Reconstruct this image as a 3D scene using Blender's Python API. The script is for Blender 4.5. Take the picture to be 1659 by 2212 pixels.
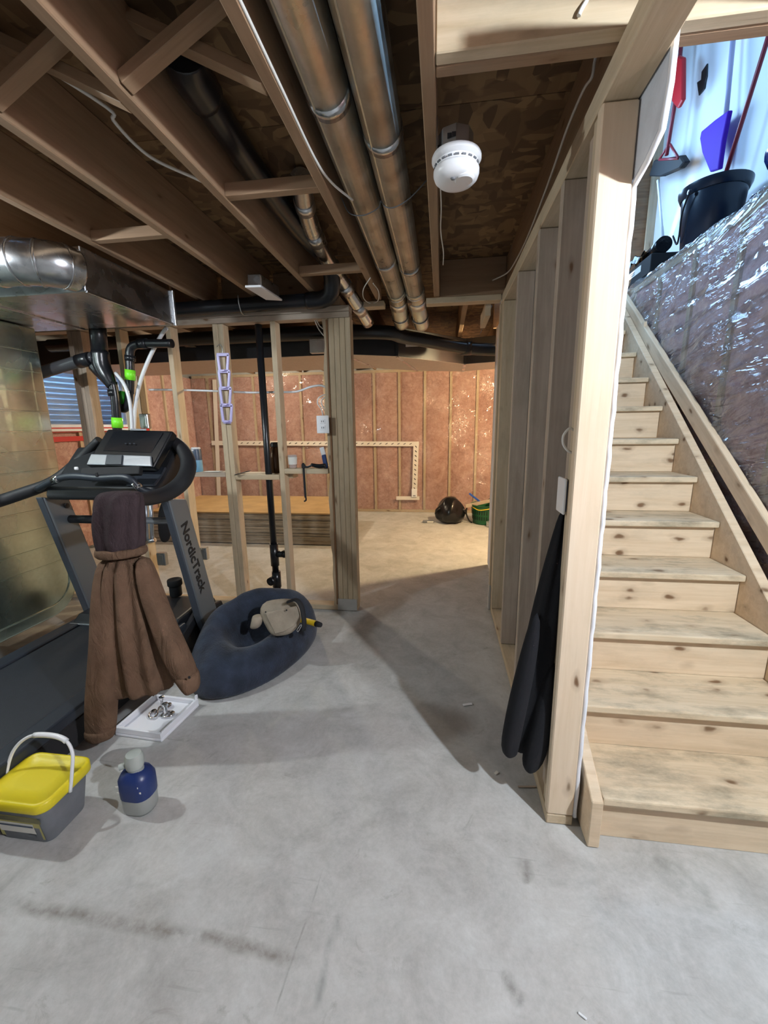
import bpy, math, random
import numpy as np
from mathutils import Vector, Matrix, noise as mnoise
random.seed(7); RNG = np.random.RandomState(11)
scene = bpy.context.scene
COL = scene.collection
for o in list(bpy.data.objects): bpy.data.objects.remove(o)

# ------------------------------------------------------------------ camera
F, CX, CY, H = 896.0, 829.5, 1106.0, 1.42
ya, pa, ra = [math.radians(v) for v in (7.923, -11.708, 0.823)]
RM = np.array((Matrix.Rotation(ya, 3, 'Z') @ Matrix.Rotation(pa, 3, 'X') @ Matrix.Rotation(ra, 3, 'Y')))
cd = bpy.data.cameras.new('camera'); cam = bpy.data.objects.new('camera', cd); COL.objects.link(cam)
cd.sensor_fit = 'VERTICAL'; cd.sensor_height = 36.0; cd.lens = F / 2212 * 36.0
cd.clip_start = 0.02; cd.clip_end = 200
mw = Matrix.Identity(4)
for i in range(3):
    mw[i][0] = RM[i, 0]; mw[i][1] = RM[i, 2]; mw[i][2] = -RM[i, 1]
mw[2][3] = H
cam.matrix_world = mw
scene.camera = cam
O = np.array([0, 0, H])
def ray(x, y): return RM @ np.array([(x - CX) / F, 1, -(y - CY) / F])
def onX(x, y, X): d = ray(x, y); return O + d * (X / d[0])
def onY(x, y, Y): d = ray(x, y); return O + d * (Y / d[1])
def onZ(x, y, Z): d = ray(x, y); return O + d * ((Z - H) / d[2])

# ------------------------------------------------------------------ world, lights, exposure
vs = scene.view_settings
vs.view_transform = 'Standard'; vs.look = 'None'; vs.gamma = 1.0; vs.use_curve_mapping = False
vs.exposure = 0.3
w = bpy.data.worlds.new('sky'); scene.world = w; w.use_nodes = True
w.node_tree.nodes['Background'].inputs[0].default_value = (0.30, 0.58, 1.0, 1)
w.node_tree.nodes['Background'].inputs[1].default_value = 8.0
def point(name, loc, power, col, rad=0.05):
    l = bpy.data.lights.new(name, 'POINT'); l.energy = power; l.color = col; l.shadow_soft_size = rad
    o = bpy.data.objects.new(name, l); COL.objects.link(o); o.location = loc; return o
def area(name, loc, target, sx, sy, power, col):
    l = bpy.data.lights.new(name, 'AREA'); l.shape = 'RECTANGLE'; l.size = sx; l.size_y = sy; l.energy = power; l.color = col
    o = bpy.data.objects.new(name, l); COL.objects.link(o); o.location = loc
    o.rotation_euler = (Vector(target) - Vector(loc)).to_track_quat('-Z', 'Y').to_euler(); return o
point('stair_foot_lamp', (1.37, 0.02, 2.20), 185, (0.80, 0.91, 1.0), 0.035)
point('utility_lamp', (-2.35, 1.22, 2.16), 54, (0.88, 0.96, 1.0), 0.035)
point('back_room_lamp', (1.12, 4.55, 2.10), 185, (1.0, 0.77, 0.43), 0.045)
point('back_room_side_lamp', (-2.6, 5.4, 2.15), 62, (1.0, 0.86, 0.64), 0.045)
area('upstairs_window_daylight', (-1.0, 3.0, 3.75), (1.75, 2.7, 2.7), 0.9, 0.9, 52, (0.34, 0.62, 1.0))
area('stairhead_door_daylight', (0.95, 4.27, 3.25), (1.15, 2.6, 2.6), 0.75, 1.0, 40, (0.38, 0.65, 1.0))

# ------------------------------------------------------------------ node helpers / materials
MATS = {}
class NT:
    def __init__(s, name):
        s.m = bpy.data.materials.new(name); s.m.use_nodes = True; s.t = s.m.node_tree
        s.bsdf = s.t.nodes['Principled BSDF']; s.out = s.t.nodes['Material Output']; MATS[name] = s.m
    def n(s, typ, **kw):
        nd = s.t.nodes.new(typ)
        for k, v in kw.items():
            if k == 'inp':
                for a, b in v.items():
                    if hasattr(b, 'links') and hasattr(b, 'is_output'): s.t.links.new(b, nd.inputs[a])
                    else: nd.inputs[a].default_value = b
            else: setattr(nd, k, v)
        return nd
    def link(s, a, b): s.t.links.new(a, b)
    def ramp(s, fac, stops, interp='LINEAR'):
        r = s.t.nodes.new('ShaderNodeValToRGB'); r.color_ramp.interpolation = interp
        e = r.color_ramp.elements
        while len(e) < len(stops): e.new(0.5)
        for q, (p, c) in zip(e, stops):
            q.position = p; q.color = (*c, 1) if len(c) == 3 else c
        s.link(fac, r.inputs[0]); return r.outputs[0]
    def mix(s, fac, a, b, mode='MIX'):
        x = s.t.nodes.new('ShaderNodeMix'); x.data_type = 'RGBA'; x.blend_type = mode
        for i, v in ((0, fac), (6, a), (7, b)):
            if hasattr(v, 'is_output'): s.link(v, x.inputs[i])
            else: x.inputs[i].default_value = v if i == 0 else ((*v, 1) if len(v) == 3 else v)
        return x.outputs[2]
    def coords(s, scale=(1, 1, 1), rnd=True, kind='Object'):
        tc = s.n('ShaderNodeTexCoord')
        v = tc.outputs[kind]
        if rnd:
            oi = s.n('ShaderNodeObjectInfo')
            mu = s.n('ShaderNodeMath', operation='MULTIPLY', inp={0: oi.outputs['Random'], 1: 37.0})
            ad = s.n('ShaderNodeVectorMath', operation='ADD', inp={0: v, 1: mu.outputs[0]})
            v = ad.outputs[0]
        mp = s.n('ShaderNodeMapping', inp={0: v, 3: scale}); return mp.outputs[0]
    def noise(s, vec, scale=5, detail=4, rough=0.55, dist=0.0, out=0):
        return s.n('ShaderNodeTexNoise', inp={'Vector': vec, 'Scale': scale, 'Detail': detail, 'Roughness': rough, 'Distortion': dist}).outputs[out]
    def voro(s, vec, scale=5, feature='F1', out='Distance', rnd=1.0):
        return s.n('ShaderNodeTexVoronoi', feature=feature, inp={'Vector': vec, 'Scale': scale, 'Randomness': rnd}).outputs[out]
    def bump(s, h, strength=0.2, dist=0.01):
        b = s.n('ShaderNodeBump', inp={'Height': h, 'Strength': strength, 'Distance': dist}); s.link(b.outputs[0], s.bsdf.inputs['Normal'])
    def set(s, **kw):
        for k, v in kw.items():
            k = k.replace('_', ' ').title().replace('Ior', 'IOR')
            i = s.bsdf.inputs[k]
            if hasattr(v, 'is_output'): s.link(v, i)
            else: i.default_value = (*v, 1) if isinstance(v, tuple) and len(v) == 3 else v
        return s
def plain(name, col, rough=0.5, metal=0.0, bump=0, bscale=200, var=0.0, **kw):
    m = NT(name); m.set(roughness=rough, metallic=metal, **kw)
    if var or bump:
        v = m.coords(); nz = m.noise(v, bscale, 3)
        if bump: m.bump(nz, bump, 0.004)
        n2 = m.noise(v, bscale * 0.08, 3)
        c = m.ramp(n2, [(0.3, tuple(x * (1 - var) for x in col)), (0.7, tuple(min(1, x * (1 + var)) for x in col))])
        m.set(base_color=c)
    else: m.set(base_color=col)
    return m.m
def wood(name, light, dark, knot=(0.16, 0.08, 0.035), knots=1.0, dirt=0.0, rough=0.62, kthr=0.10, ks=(4.0, 11, 11)):
    m = NT(name)
    v = m.coords((1.0, 16, 16)); g = m.noise(v, 2.2, 5, 0.6, 0.8)
    v3 = m.coords((6, 120, 120)); fine = m.noise(v3, 1.0, 2)
    c = m.ramp(g, [(0.28, dark), (0.5, tuple((a + b) / 2 for a, b in zip(dark, light))), (0.72, light)])
    c = m.mix(0.18, c, m.ramp(fine, [(0.3, dark), (0.7, light)]))
    v2 = m.coords(ks); vd = m.n('ShaderNodeVectorMath', operation='ADD', inp={0: v2, 1: m.n('ShaderNodeVectorMath', operation='SCALE', inp={0: m.noise(v2, 1.7, 2, out=1), 3: 0.35}).outputs[0]}).outputs[0]
    d = m.voro(vd, 1.0)
    k = m.ramp(d, [(0.0, (1, 1, 1)), (kthr * 0.55, (0.9, 0.9, 0.9)), (kthr, (0.25, 0.25, 0.25)), (kthr * 1.9, (0, 0, 0))])
    kk = m.n('ShaderNodeMath', operation='MULTIPLY', inp={0: k, 1: knots}).outputs[0]
    c = m.mix(kk, c, knot)
    if dirt:
        v4 = m.coords((2.0, 5, 5)); dn = m.noise(v4, 2.0, 6, 0.7)
        df = m.ramp(dn, [(0.48, (0, 0, 0)), (0.72, (dirt, dirt, dirt))])
        c = m.mix(df, c, (0.22, 0.19, 0.13))
    m.set(base_color=c, roughness=rough); m.bump(fine, 0.12, 0.003)
    m.bsdf.inputs['Specular IOR Level'].default_value = 0.3
    return m.m
W_STUD = wood('spruce_stud', (0.60, 0.49, 0.35), (0.47, 0.36, 0.23), dirt=0.35)
W_GREY = wood('weathered_stud', (0.50, 0.41, 0.33), (0.37, 0.29, 0.225), dirt=0.3)
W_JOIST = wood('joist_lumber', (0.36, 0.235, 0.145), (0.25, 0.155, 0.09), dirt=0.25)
W_STAIR = wood('stair_pine', (0.76, 0.61, 0.44), (0.62, 0.46, 0.30), dirt=0.22, kthr=0.17, ks=(6.5, 12, 12))
W_TREAD = wood('stair_tread_pine', (0.72, 0.59, 0.42), (0.56, 0.43, 0.28), dirt=0.8, kthr=0.18, ks=(6.5, 12, 12))
W_POST = wood('wall_end_post_pine', (0.76, 0.62, 0.47), (0.68, 0.53, 0.37), dirt=0.1)
W_BARK = wood('bark_edged_stud', (0.34, 0.19, 0.10), (0.16, 0.08, 0.04), dirt=0.3)
def cloth(name, col):
    m = NT(name); v = m.coords((1, 1, 1)); vs_ = m.coords((1, 1, .35))
    big = m.noise(vs_, 16, 3, .55, 1.5); fine = m.noise(v, 380, 2); mid = m.noise(v, 9, 4, .6)
    c = m.ramp(mid, [(.3, tuple(x * .78 for x in col)), (.7, tuple(x * 1.2 for x in col))])
    m.set(base_color=c, roughness=.95); m.bsdf.inputs['Specular IOR Level'].default_value = .1
    h = m.mix(.12, big, fine); m.bump(h, .8, .022); return m.m
def osb(name, a, b, c3):
    m = NT(name); v = m.coords((1, 1, 1), rnd=False)
    dn = m.noise(v, 3.0, 2, out=1)
    def chips(sc, off):
        mp = m.n('ShaderNodeMapping', inp={0: v, 1: (off, off, 0), 2: (0, 0, off), 3: sc}).outputs[0]
        mp = m.n('ShaderNodeVectorMath', operation='ADD', inp={0: mp, 1: m.n('ShaderNodeVectorMath', operation='SCALE', inp={0: dn, 3: 1.2}).outputs[0]}).outputs[0]
        return m.voro(mp, 1.0, out='Color')
    c1 = chips((26, 8, 8), 0.4); c2 = chips((9, 24, 8), 1.9)
    msk = m.ramp(m.noise(v, 9, 1), [(0.47, (0, 0, 0)), (0.53, (1, 1, 1))])
    ch = m.mix(msk, c1, c2)
    bw = m.n('ShaderNodeRGBToBW', inp={0: ch}).outputs[0]
    c = m.ramp(bw, [(0.15, a), (0.5, b), (0.85, c3)])
    m.set(base_color=c, roughness=0.7); m.bump(bw, 0.25, 0.004); return m.m
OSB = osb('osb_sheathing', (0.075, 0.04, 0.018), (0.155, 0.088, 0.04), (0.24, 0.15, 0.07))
def concrete(name):
    m = NT(name); v = m.coords((1, 1, 1), rnd=False)
    big = m.noise(v, 0.9, 5, 0.6, 0.4); mid = m.noise(v, 5, 6, 0.7, 0.6); fine = m.noise(v, 60, 4, 0.7)
    c = m.ramp(mid, [(0.30, (0.30, 0.29, 0.27)), (0.5, (0.46, 0.455, 0.44)), (0.68, (0.60, 0.60, 0.59))])
    c = m.mix(0.4, c, m.ramp(big, [(0.3, (0.36, 0.35, 0.32)), (0.7, (0.56, 0.56, 0.55))]))
    c = m.mix(0.14, c, m.ramp(fine, [(0.3, (0.2, 0.2, 0.19)), (0.7, (0.68, 0.68, 0.67))]))
    st = m.ramp(m.noise(v, 7.5, 8, 0.75, 1.2), [(0.60, (0, 0, 0)), (0.72, (0.6, 0.6, 0.6))])
    c = m.mix(st, c, (0.25, 0.235, 0.205))
    # trowel scratches
    mp = m.n('ShaderNodeMapping', inp={0: v, 2: (0, 0, 0.5), 3: (3, 46, 1)}).outputs[0]
    sc = m.ramp(m.noise(mp, 1.4, 3, 0.5, 0.3), [(0.66, (0, 0, 0)), (0.74, (0.35, 0.35, 0.35))])
    c = m.mix(sc, c, (0.27, 0.26, 0.24))
    def smear(p0, p1, w, col, amt):
        nonlocal c
        p0 = np.array(p0[:2]); p1 = np.array(p1[:2]); L = np.linalg.norm(p1 - p0); an = math.atan2(*(p1 - p0)[::-1]); ce = (p0 + p1) / 2 - np.array([-1.41, 2.3])
        q = m.n('ShaderNodeVectorMath', operation='SUBTRACT', inp={0: v, 1: (ce[0], ce[1], 0)}).outputs[0]
        q = m.n('ShaderNodeVectorRotate', rotation_type='Z_AXIS', inp={'Vector': q, 'Angle': -an}).outputs[0]
        q = m.n('ShaderNodeVectorMath', operation='ADD', inp={0: q, 1: m.n('ShaderNodeVectorMath', operation='SCALE', inp={0: m.noise(v, 9, 4, out=1), 3: w * 1.1}).outputs[0]}).outputs[0]
        q = m.n('ShaderNodeVectorMath', operation='MULTIPLY', inp={0: q, 1: (2 / L, 2 / w, 0)}).outputs[0]
        xx = m.n('ShaderNodeSeparateXYZ', inp={0: q}); ax = m.n('ShaderNodeMath', operation='ABSOLUTE', inp={0: xx.outputs[0]}).outputs[0]; ay = m.n('ShaderNodeMath', operation='ABSOLUTE', inp={0: xx.outputs[1]}).outputs[0]
        f1 = m.ramp(ax, [(0.75, (1, 1, 1)), (1.0, (0, 0, 0))]); f2 = m.ramp(ay, [(0.1, (1, 1, 1)), (1.0, (0, 0, 0))]); br = m.ramp(m.noise(v, 14, 5, .7), [(.35, (.1,) * 3), (.62, (1, 1, 1))])
        f = m.mix(1.0, m.mix(1.0, f1, f2, 'MULTIPLY'), br, 'MULTIPLY'); f = m.n('ShaderNodeMath', operation='MULTIPLY', inp={0: f, 1: amt}).outputs[0]
        c = m.mix(f, c, col)
    Z = lambda x, y: onZ(x, y, 0)
    smear(Z(40, 1930), Z(720, 2052), .05, (.17, .15, .125), .75)
    smear(Z(742, 1990), Z(690, 2212), .035, (.22, .225, .21), .6)
    smear(Z(700, 1880), Z(590, 2212), .008, (.2, .19, .17), .6)
    smear(Z(1150, 1870), Z(1170, 1935), .05, (.2, .19, .17), .8)
    smear(Z(1110, 2100), Z(1180, 2180), .05, (.19, .185, .165), .8)
    smear(Z(1500, 1880), Z(1640, 2010), .12, (.21, .215, .19), .55)
    smear(Z(1060, 1420), Z(1150, 1660), .10, (.55, .54, .52), .4)
    m.set(base_color=c, roughness=m.ramp(mid, [(0.3, (0.75,) * 3), (0.7, (0.52,) * 3)])); m.bump(mid, 0.15, 0.004)
    m.bsdf.inputs['Specular IOR Level'].default_value = 0.25
    return m.m
CONC = concrete('concrete_slab')
FNDN = plain('foundation_concrete', (0.42, 0.41, 0.39), 0.9, bump=0.2, bscale=40, var=0.15)
def pink(name, a, b, c):
    m = NT(name); v = m.coords((1, 1, 1))
    n1 = m.noise(v, 4.0, 6, 0.7, 1.0); n2 = m.noise(v, 26, 5, 0.7, 0.8)
    col = m.mix(0.45, m.ramp(n1, [(0.3, a), (0.5, b), (0.7, c)]), m.ramp(n2, [(0.32, a), (0.68, c)]))
    m.set(base_color=col, roughness=1.0); m.bump(n2, 0.7, 0.02)
    m.bsdf.inputs['Specular IOR Level'].default_value = 0.0
    return m.m
PINK = pink('pink_fibreglass', (0.33, 0.165, 0.14), (0.54, 0.32, 0.27), (0.70, 0.49, 0.42))
PINK2 = pink('mauve_fibreglass', (0.50, 0.25, 0.24), (0.68, 0.42, 0.40), (0.84, 0.62, 0.60))
def poly(name, rot, stretch, haze, rough, crease, mask_lo, soft=0.02):
    m = NT(name); t = m.t
    tc = m.n('ShaderNodeTexCoord')
    mp0 = m.n('ShaderNodeMapping', inp={0: tc.outputs['Object'], 2: rot}).outputs[0]
    mp = m.n('ShaderNodeMapping', inp={0: mp0, 3: stretch}).outputs[0]
    def creases(sc, wd, seed):
        q = m.n('ShaderNodeVectorMath', operation='ADD', inp={0: mp, 1: (seed, seed * 2, seed * 3)}).outputs[0]
        n1 = m.noise(q, sc, 3, 0.55, 1.2)
        rd = m.n('ShaderNodeMath', operation='ABSOLUTE', inp={0: m.n('ShaderNodeMath', operation='SUBTRACT', inp={0: n1, 1: 0.5}).outputs[0]}).outputs[0]
        return m.ramp(rd, [(0.0, (1, 1, 1)), (wd, (0, 0, 0))])
    mk = m.ramp(m.noise(mp0, 1.7, 2), [(mask_lo, (0.05,) * 3), (mask_lo + .14, (1, 1, 1))])
    hh = m.mix(1.0, m.mix(0.5, creases(1.0, .10, 0), creases(2.3, .08, 4), 'ADD'), mk, 'MULTIPLY')
    hh = m.mix(1.0, hh, m.mix(soft * 4, (0, 0, 0), m.noise(mp, 1.4, 3, out=1)), 'ADD')
    b = m.n('ShaderNodeBump', inp={'Height': hh, 'Strength': 1.0, 'Distance': crease})
    gl = m.n('ShaderNodeBsdfGlossy', inp={'Color': (0.95, 0.97, 1, 1), 'Roughness': rough, 'Normal': b.outputs[0]})
    tr = m.n('ShaderNodeBsdfTransparent', inp={'Color': (0.95, 0.95, 0.95, 1)})
    df = m.n('ShaderNodeBsdfDiffuse', inp={'Color': (0.85, 0.85, 0.88, 1), 'Normal': b.outputs[0]})
    fr = m.n('ShaderNodeFresnel', inp={'IOR': 1.5})
    fm = m.n('ShaderNodeMath', operation='MULTIPLY_ADD', inp={0: fr.outputs[0], 1: 1.6, 2: 0.02}); fm.use_clamp = True
    m1 = m.n('ShaderNodeMixShader', inp={0: haze}); t.links.new(tr.outputs[0], m1.inputs[1]); t.links.new(df.outputs[0], m1.inputs[2])
    m2 = m.n('ShaderNodeMixShader'); t.links.new(fm.outputs[0], m2.inputs[0]); t.links.new(m1.outputs[0], m2.inputs[1]); t.links.new(gl.outputs[0], m2.inputs[2])
    t.links.new(m2.outputs[0], m.out.inputs[0]); return m.m
POLY = poly('clear_poly_sheet', (0, .6, 0), (4.5, 1, 6.0), 0.04, 0.13, .10, .42)
POLY2 = poly('hazy_poly_sheet', (.22, 0, 0), (1, 1.1, 6), 0.14, 0.12, .022, .34)
def metal(name, col, rough, var=0.12, bs=18, bstr=0.12, wave=0.0):
    m = NT(name); v = m.coords((1, 1, 1)); n1 = m.noise(v, bs, 3, 0.5, 0.5); vz = m.voro(v, 60, out='Color')
    bw = m.n('ShaderNodeRGBToBW', inp={0: vz}).outputs[0]
    c = m.mix(0.3, m.ramp(n1, [(0.3, tuple(x * (1 - var) for x in col)), (0.7, col)]), m.ramp(bw, [(0.2, tuple(x * 0.75 for x in col)), (0.8, col)]))
    m.set(base_color=c, metallic=1.0, roughness=m.ramp(n1, [(0.3, (rough * 0.75,) * 3), (0.7, (rough * 1.3,) * 3)]))
    m.bump(n1, bstr, 0.01); return m.m
GALV = metal('galvanised_sheet', (0.60, 0.62, 0.65), 0.26, bs=6, bstr=0.05)
GALV_BR = metal('galvanised_pipe', (0.60, 0.61, 0.56), 0.34, bs=8, bstr=0.12)
GALV_DK = plain('duct_dark_reflection', (0.022, 0.023, 0.027), 0.4, 0, 0.1, 40, 0.3)  # near-black colour stands in for the dark surroundings the galvanised face reflects
GALV_DROP = metal('brushed_return_duct', (0.62, 0.74, 0.68), 0.24, bs=2.5, bstr=0.05)
CHROME = plain('bright_steel', (0.72, 0.72, 0.74), 0.14, 1.0)
STEELBOX = plain('pressed_steel_box', (0.50, 0.52, 0.53), 0.38, 1.0, 0.1, 60, 0.15)
FOIL = plain('foil_tape', (0.75, 0.76, 0.78), 0.3, 1.0, 0.3, 120, 0.1)
ABS = plain('black_abs_pipe', (0.010, 0.011, 0.014), 0.28, 0, 0.03, 80)
BLACKP = plain('black_plastic', (0.013, 0.014, 0.017), 0.42)
BLACKG = plain('black_gloss_plastic', (0.008, 0.009, 0.011), 0.25, specular_ior_level=0.3)
BLACKM = plain('black_matte', (0.010, 0.010, 0.012), 0.8)
RUBBER = plain('treadmill_belt_rubber', (0.012, 0.016, 0.024), 0.6, 0, 0.2, 300, 0.1)
RAILP = plain('treadmill_rail_plastic', (0.020, 0.026, 0.037), 0.45)
FOAMG = plain('handgrip_foam', (0.011, 0.012, 0.015), 0.6, 0, 0.1, 250)
UPRT = plain('pewter_upright_paint', (0.20, 0.225, 0.245), 0.32, 0.45)
UPRD = plain('dark_pewter_paint', (0.085, 0.10, 0.125), 0.35, 0.4)
SILV = plain('silver_plastic', (0.38, 0.41, 0.45), 0.28, 0.55)
SCREEN = plain('dark_screen_glass', (0.006, 0.007, 0.010), 0.18, specular_ior_level=0.2)
LETTER = plain('dark_lettering', (0.012, 0.013, 0.016), 0.5)
WHITE = plain('white_plastic', (0.80, 0.80, 0.82), 0.35)
WHITEF = plain('white_foam', (0.82, 0.82, 0.86), 0.7, 0, 0.1, 300)
PEX = plain('white_pex', (0.78, 0.79, 0.82), 0.35)
WIRE = plain('white_cable_jacket', (0.72, 0.70, 0.66), 0.45)
GYP = plain('gypsum_board', (0.62, 0.65, 0.72), 0.85, 0, 0.3, 150, 0.1)
GYPP = plain('drywall_paper', (0.66, 0.64, 0.62), 0.85, 0, 0.05, 60, 0.05)
PAINT = plain('white_wall_paint', (0.72, 0.75, 0.78), 0.6, 0, 0.05, 60)
LIME = plain('lime_green_tape', (0.22, 0.88, 0.03), 0.4)
YELLOW = plain('yellow_lid_plastic', (0.74, 0.60, 0.02), 0.42, 0, 0.05, 200)
GREYTUB = plain('grey_tub_plastic', (0.17, 0.18, 0.20), 0.5, 0, 0.1, 90, 0.25)
BLUEL = plain('navy_label', (0.012, 0.030, 0.13), 0.35)
CAPG = plain('pale_grey_cap', (0.42, 0.45, 0.42), 0.5, 0, 0.1, 60, 0.3)
COAT = cloth('brown_duck_canvas', (0.150, 0.092, 0.060))
HOOD = cloth('dark_hood_lining', (0.050, 0.036, 0.040))
HOODIE = plain('near_black_fleece', (0.0045, 0.005, 0.008), 1.0, 0, 0.3, 300)
BEDF = plain('navy_plush', (0.017, 0.025, 0.043), 1.0, 0, 1.0, 110, 0.55, sheen_weight=0.12)
BEDI = plain('navy_plush_inner', (0.020, 0.036, 0.060), 1.0, 0, 0.9, 120, 0.5, sheen_weight=0.35)
SUEDE = plain('tan_suede', (0.30, 0.25, 0.19), 0.8, 0, 0.4, 120, 0.2)
YELH = plain('yellow_handle', (0.75, 0.52, 0.02), 0.4)
PURPLE = plain('lilac_plastic', (0.52, 0.47, 0.80), 0.4)
DPURP = plain('violet_plastic', (0.07, 0.015, 0.42), 0.65, specular_ior_level=0.15)
RED = plain('red_plastic', (0.50, 0.012, 0.02), 0.45)
DRED = plain('dark_red_pole', (0.23, 0.02, 0.035), 0.4)
GREEN = plain('green_basket_plastic', (0.008, 0.10, 0.035), 0.4)
BROWNJ = plain('brown_growler', (0.085, 0.040, 0.018), 0.22, 0.35)
BLUEB = plain('pale_blue_bottle', (0.16, 0.36, 0.52), 0.45)
SLATE = plain('slate_blue_bottle', (0.045, 0.07, 0.115), 0.4)
PAILB = plain('black_blue_pail', (0.010, 0.018, 0.034), 0.25)
CLEARP = plain('clear_plastic', (0.85, 0.87, 0.9), 0.12, transmission_weight=0.85)
BAG = plain('black_bin_bag', (0.008, 0.008, 0.009), 0.22, 0, 0.6, 30)
TAPEW = plain('white_sheathing_tape', (0.70, 0.66, 0.60), 0.45)
TAPER = plain('red_sheathing_tape', (0.55, 0.03, 0.025), 0.4)
HARDB = plain('tan_board_face', (0.44, 0.29, 0.13), 0.75, 0, 0.1, 60, 0.12)
BEDGE = plain('board_edge', (0.34, 0.285, 0.215), 0.85, 0, 0.3, 60, 0.3)
PAPER = plain('paper', (0.72, 0.70, 0.64), 0.8)
BLUEST = plain('navy_strap', (0.02, 0.05, 0.17), 0.6)
WINF = plain('white_vinyl_frame', (0.80, 0.82, 0.85), 0.4)
WELL = plain('corrugated_well_steel', (0.60, 0.66, 0.72), 0.55, 0.3)
MSTRIP = plain('metal_stud_shoe', (0.45, 0.44, 0.42), 0.6, 0.2, 0.4, 60, 0.2)
g = NT('window_glass'); g.set(base_color=(0.9, 0.95, 1.0), roughness=0.03, transmission_weight=1.0); GLASS = g.m

# ------------------------------------------------------------------ object helpers
WM = {}
def tag(o, label=None, cat=None, group=None, kind=None):
    if label: o['label'] = label
    if cat: o['category'] = cat
    if group: o['group'] = group
    if kind: o['kind'] = kind
    return o
def place(o, M, parent):
    COL.objects.link(o); WM[o] = M.copy()
    if parent is not None:
        o.parent = parent; o.matrix_parent_inverse = WM[parent].inverted()
    o.matrix_basis = M
    return o
def thing(name, loc, label, cat, group=None, kind=None):
    o = bpy.data.objects.new(name, None); o.empty_display_size = 0.1
    place(o, Matrix.Translation(Vector(loc)), None); return tag(o, label, cat, group, kind)
def struct(name, label, loc=(0, 0, 0)):
    return thing(name, loc, label, None, None, 'structure')
def mesh(name, V, Fc, mat, parent=None, smooth=False, M=None, bevel=0, sub=0, solid=0, center=True, mats=None, mi=None, seg=1):
    V = np.asarray(V, float)
    if M is None:
        c = (V.min(0) + V.max(0)) / 2 if center else np.zeros(3)
        V = V - c; M = Matrix.Translation(Vector(c))
    me = bpy.data.meshes.new(name); me.from_pydata(V.tolist(), [], [list(f) for f in Fc])
    if mats:
        for q in mats: me.materials.append(q)
        if mi is not None: me.polygons.foreach_set('material_index', mi)
    elif mat: me.materials.append(mat)
    if smooth: me.polygons.foreach_set('use_smooth', [True] * len(me.polygons))
    me.update()
    o = bpy.data.objects.new(name, me); place(o, M, parent)
    if solid:
        q = o.modifiers.new('solid', 'SOLIDIFY'); q.thickness = solid; q.offset = 0
    if bevel:
        b = o.modifiers.new('bevel', 'BEVEL'); b.width = bevel; b.segments = seg; b.limit_method = 'ANGLE'; b.angle_limit = 0.7
    if sub:
        b = o.modifiers.new('sub', 'SUBSURF'); b.levels = sub; b.render_levels = sub
    return o
BF = [(0, 3, 2, 1), (4, 5, 6, 7), (0, 1, 5, 4), (1, 2, 6, 5), (2, 3, 7, 6), (3, 0, 4, 7)]
def boxv(a, b):
    (x0, y0, z0), (x1, y1, z1) = a, b
    return [(x0, y0, z0), (x1, y0, z0), (x1, y1, z0), (x0, y1, z0), (x0, y0, z1), (x1, y0, z1), (x1, y1, z1), (x0, y1, z1)]
def box(name, a, b, mat, parent=None, bevel=0.0, seg=1):
    """axis-aligned box whose local X runs along its longest side (grain direction)"""
    lo = np.minimum(a, b).astype(float); b = np.maximum(a, b).astype(float); a = lo
    c = (a + b) / 2; d = b - a; ax = int(np.argmax(d))
    X = np.eye(3)[ax]; Yv = np.eye(3)[(ax + 1) % 3]; Z = np.eye(3)[(ax + 2) % 3]
    h = np.array([d[ax], d[(ax + 1) % 3], d[(ax + 2) % 3]]) / 2
    M = Matrix.Identity(4)
    for i in range(3): M[i][0] = X[i]; M[i][1] = Yv[i]; M[i][2] = Z[i]; M[i][3] = c[i]
    return mesh(name, boxv(-h, h), BF, mat, parent, M=M, bevel=bevel, seg=seg)
def board(name, p, q, w, t, side, mat, parent=None, bevel=0.002, seg=1):
    """bar from p to q, width w along `side`, thickness t across"""
    p = np.array(p, float); q = np.array(q, float); X = q - p; L = np.linalg.norm(X); X /= L
    s = np.array(side, float); s = s - X * s.dot(X); s /= np.linalg.norm(s); Z = np.cross(X, s); c = (p + q) / 2
    M = Matrix.Identity(4)
    for i in range(3): M[i][0] = X[i]; M[i][1] = s[i]; M[i][2] = Z[i]; M[i][3] = c[i]
    h = np.array([L, w, t]) / 2
    return mesh(name, boxv(-h, h), BF, mat, parent, M=M, bevel=bevel, seg=seg)
def prism(name, pts, axis, a, b, mat, parent=None, bevel=0.0, smooth=False, seg=1):
    """2-D outline extruded along an axis; outline coordinates are the other two axes in order"""
    n = len(pts); V = []
    for v in (a, b):
        for p in pts:
            q = list(p); q.insert(axis, v); V.append(q)
    Fc = [tuple(range(n))[::-1], tuple(range(n, 2 * n))] + [(i, (i + 1) % n, n + (i + 1) % n, n + i) for i in range(n)]
    o = mesh(name, V, Fc, mat, parent, bevel=bevel, seg=seg)
    fixn(o); return o
def fixn(o):
    import bmesh
    bm = bmesh.new(); bm.from_mesh(o.data); bmesh.ops.recalc_face_normals(bm, faces=bm.faces); bm.to_mesh(o.data); bm.free(); return o
def smooth_path(pts, n=6):
    P = np.array(pts, float)
    if len(P) < 3: return P
    Q = np.vstack([2 * P[0] - P[1], P, 2 * P[-1] - P[-2]]); out = []
    for i in range(1, len(Q) - 2):
        for t in np.linspace(0, 1, n, endpoint=False):
            a, b, c, d = Q[i - 1], Q[i], Q[i + 1], Q[i + 2]
            out.append(0.5 * (2 * b + (c - a) * t + (2 * a - 5 * b + 4 * c - d) * t * t + (3 * b - a - 3 * c + d) * t ** 3))
    out.append(P[-1]); return np.array(out)
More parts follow.
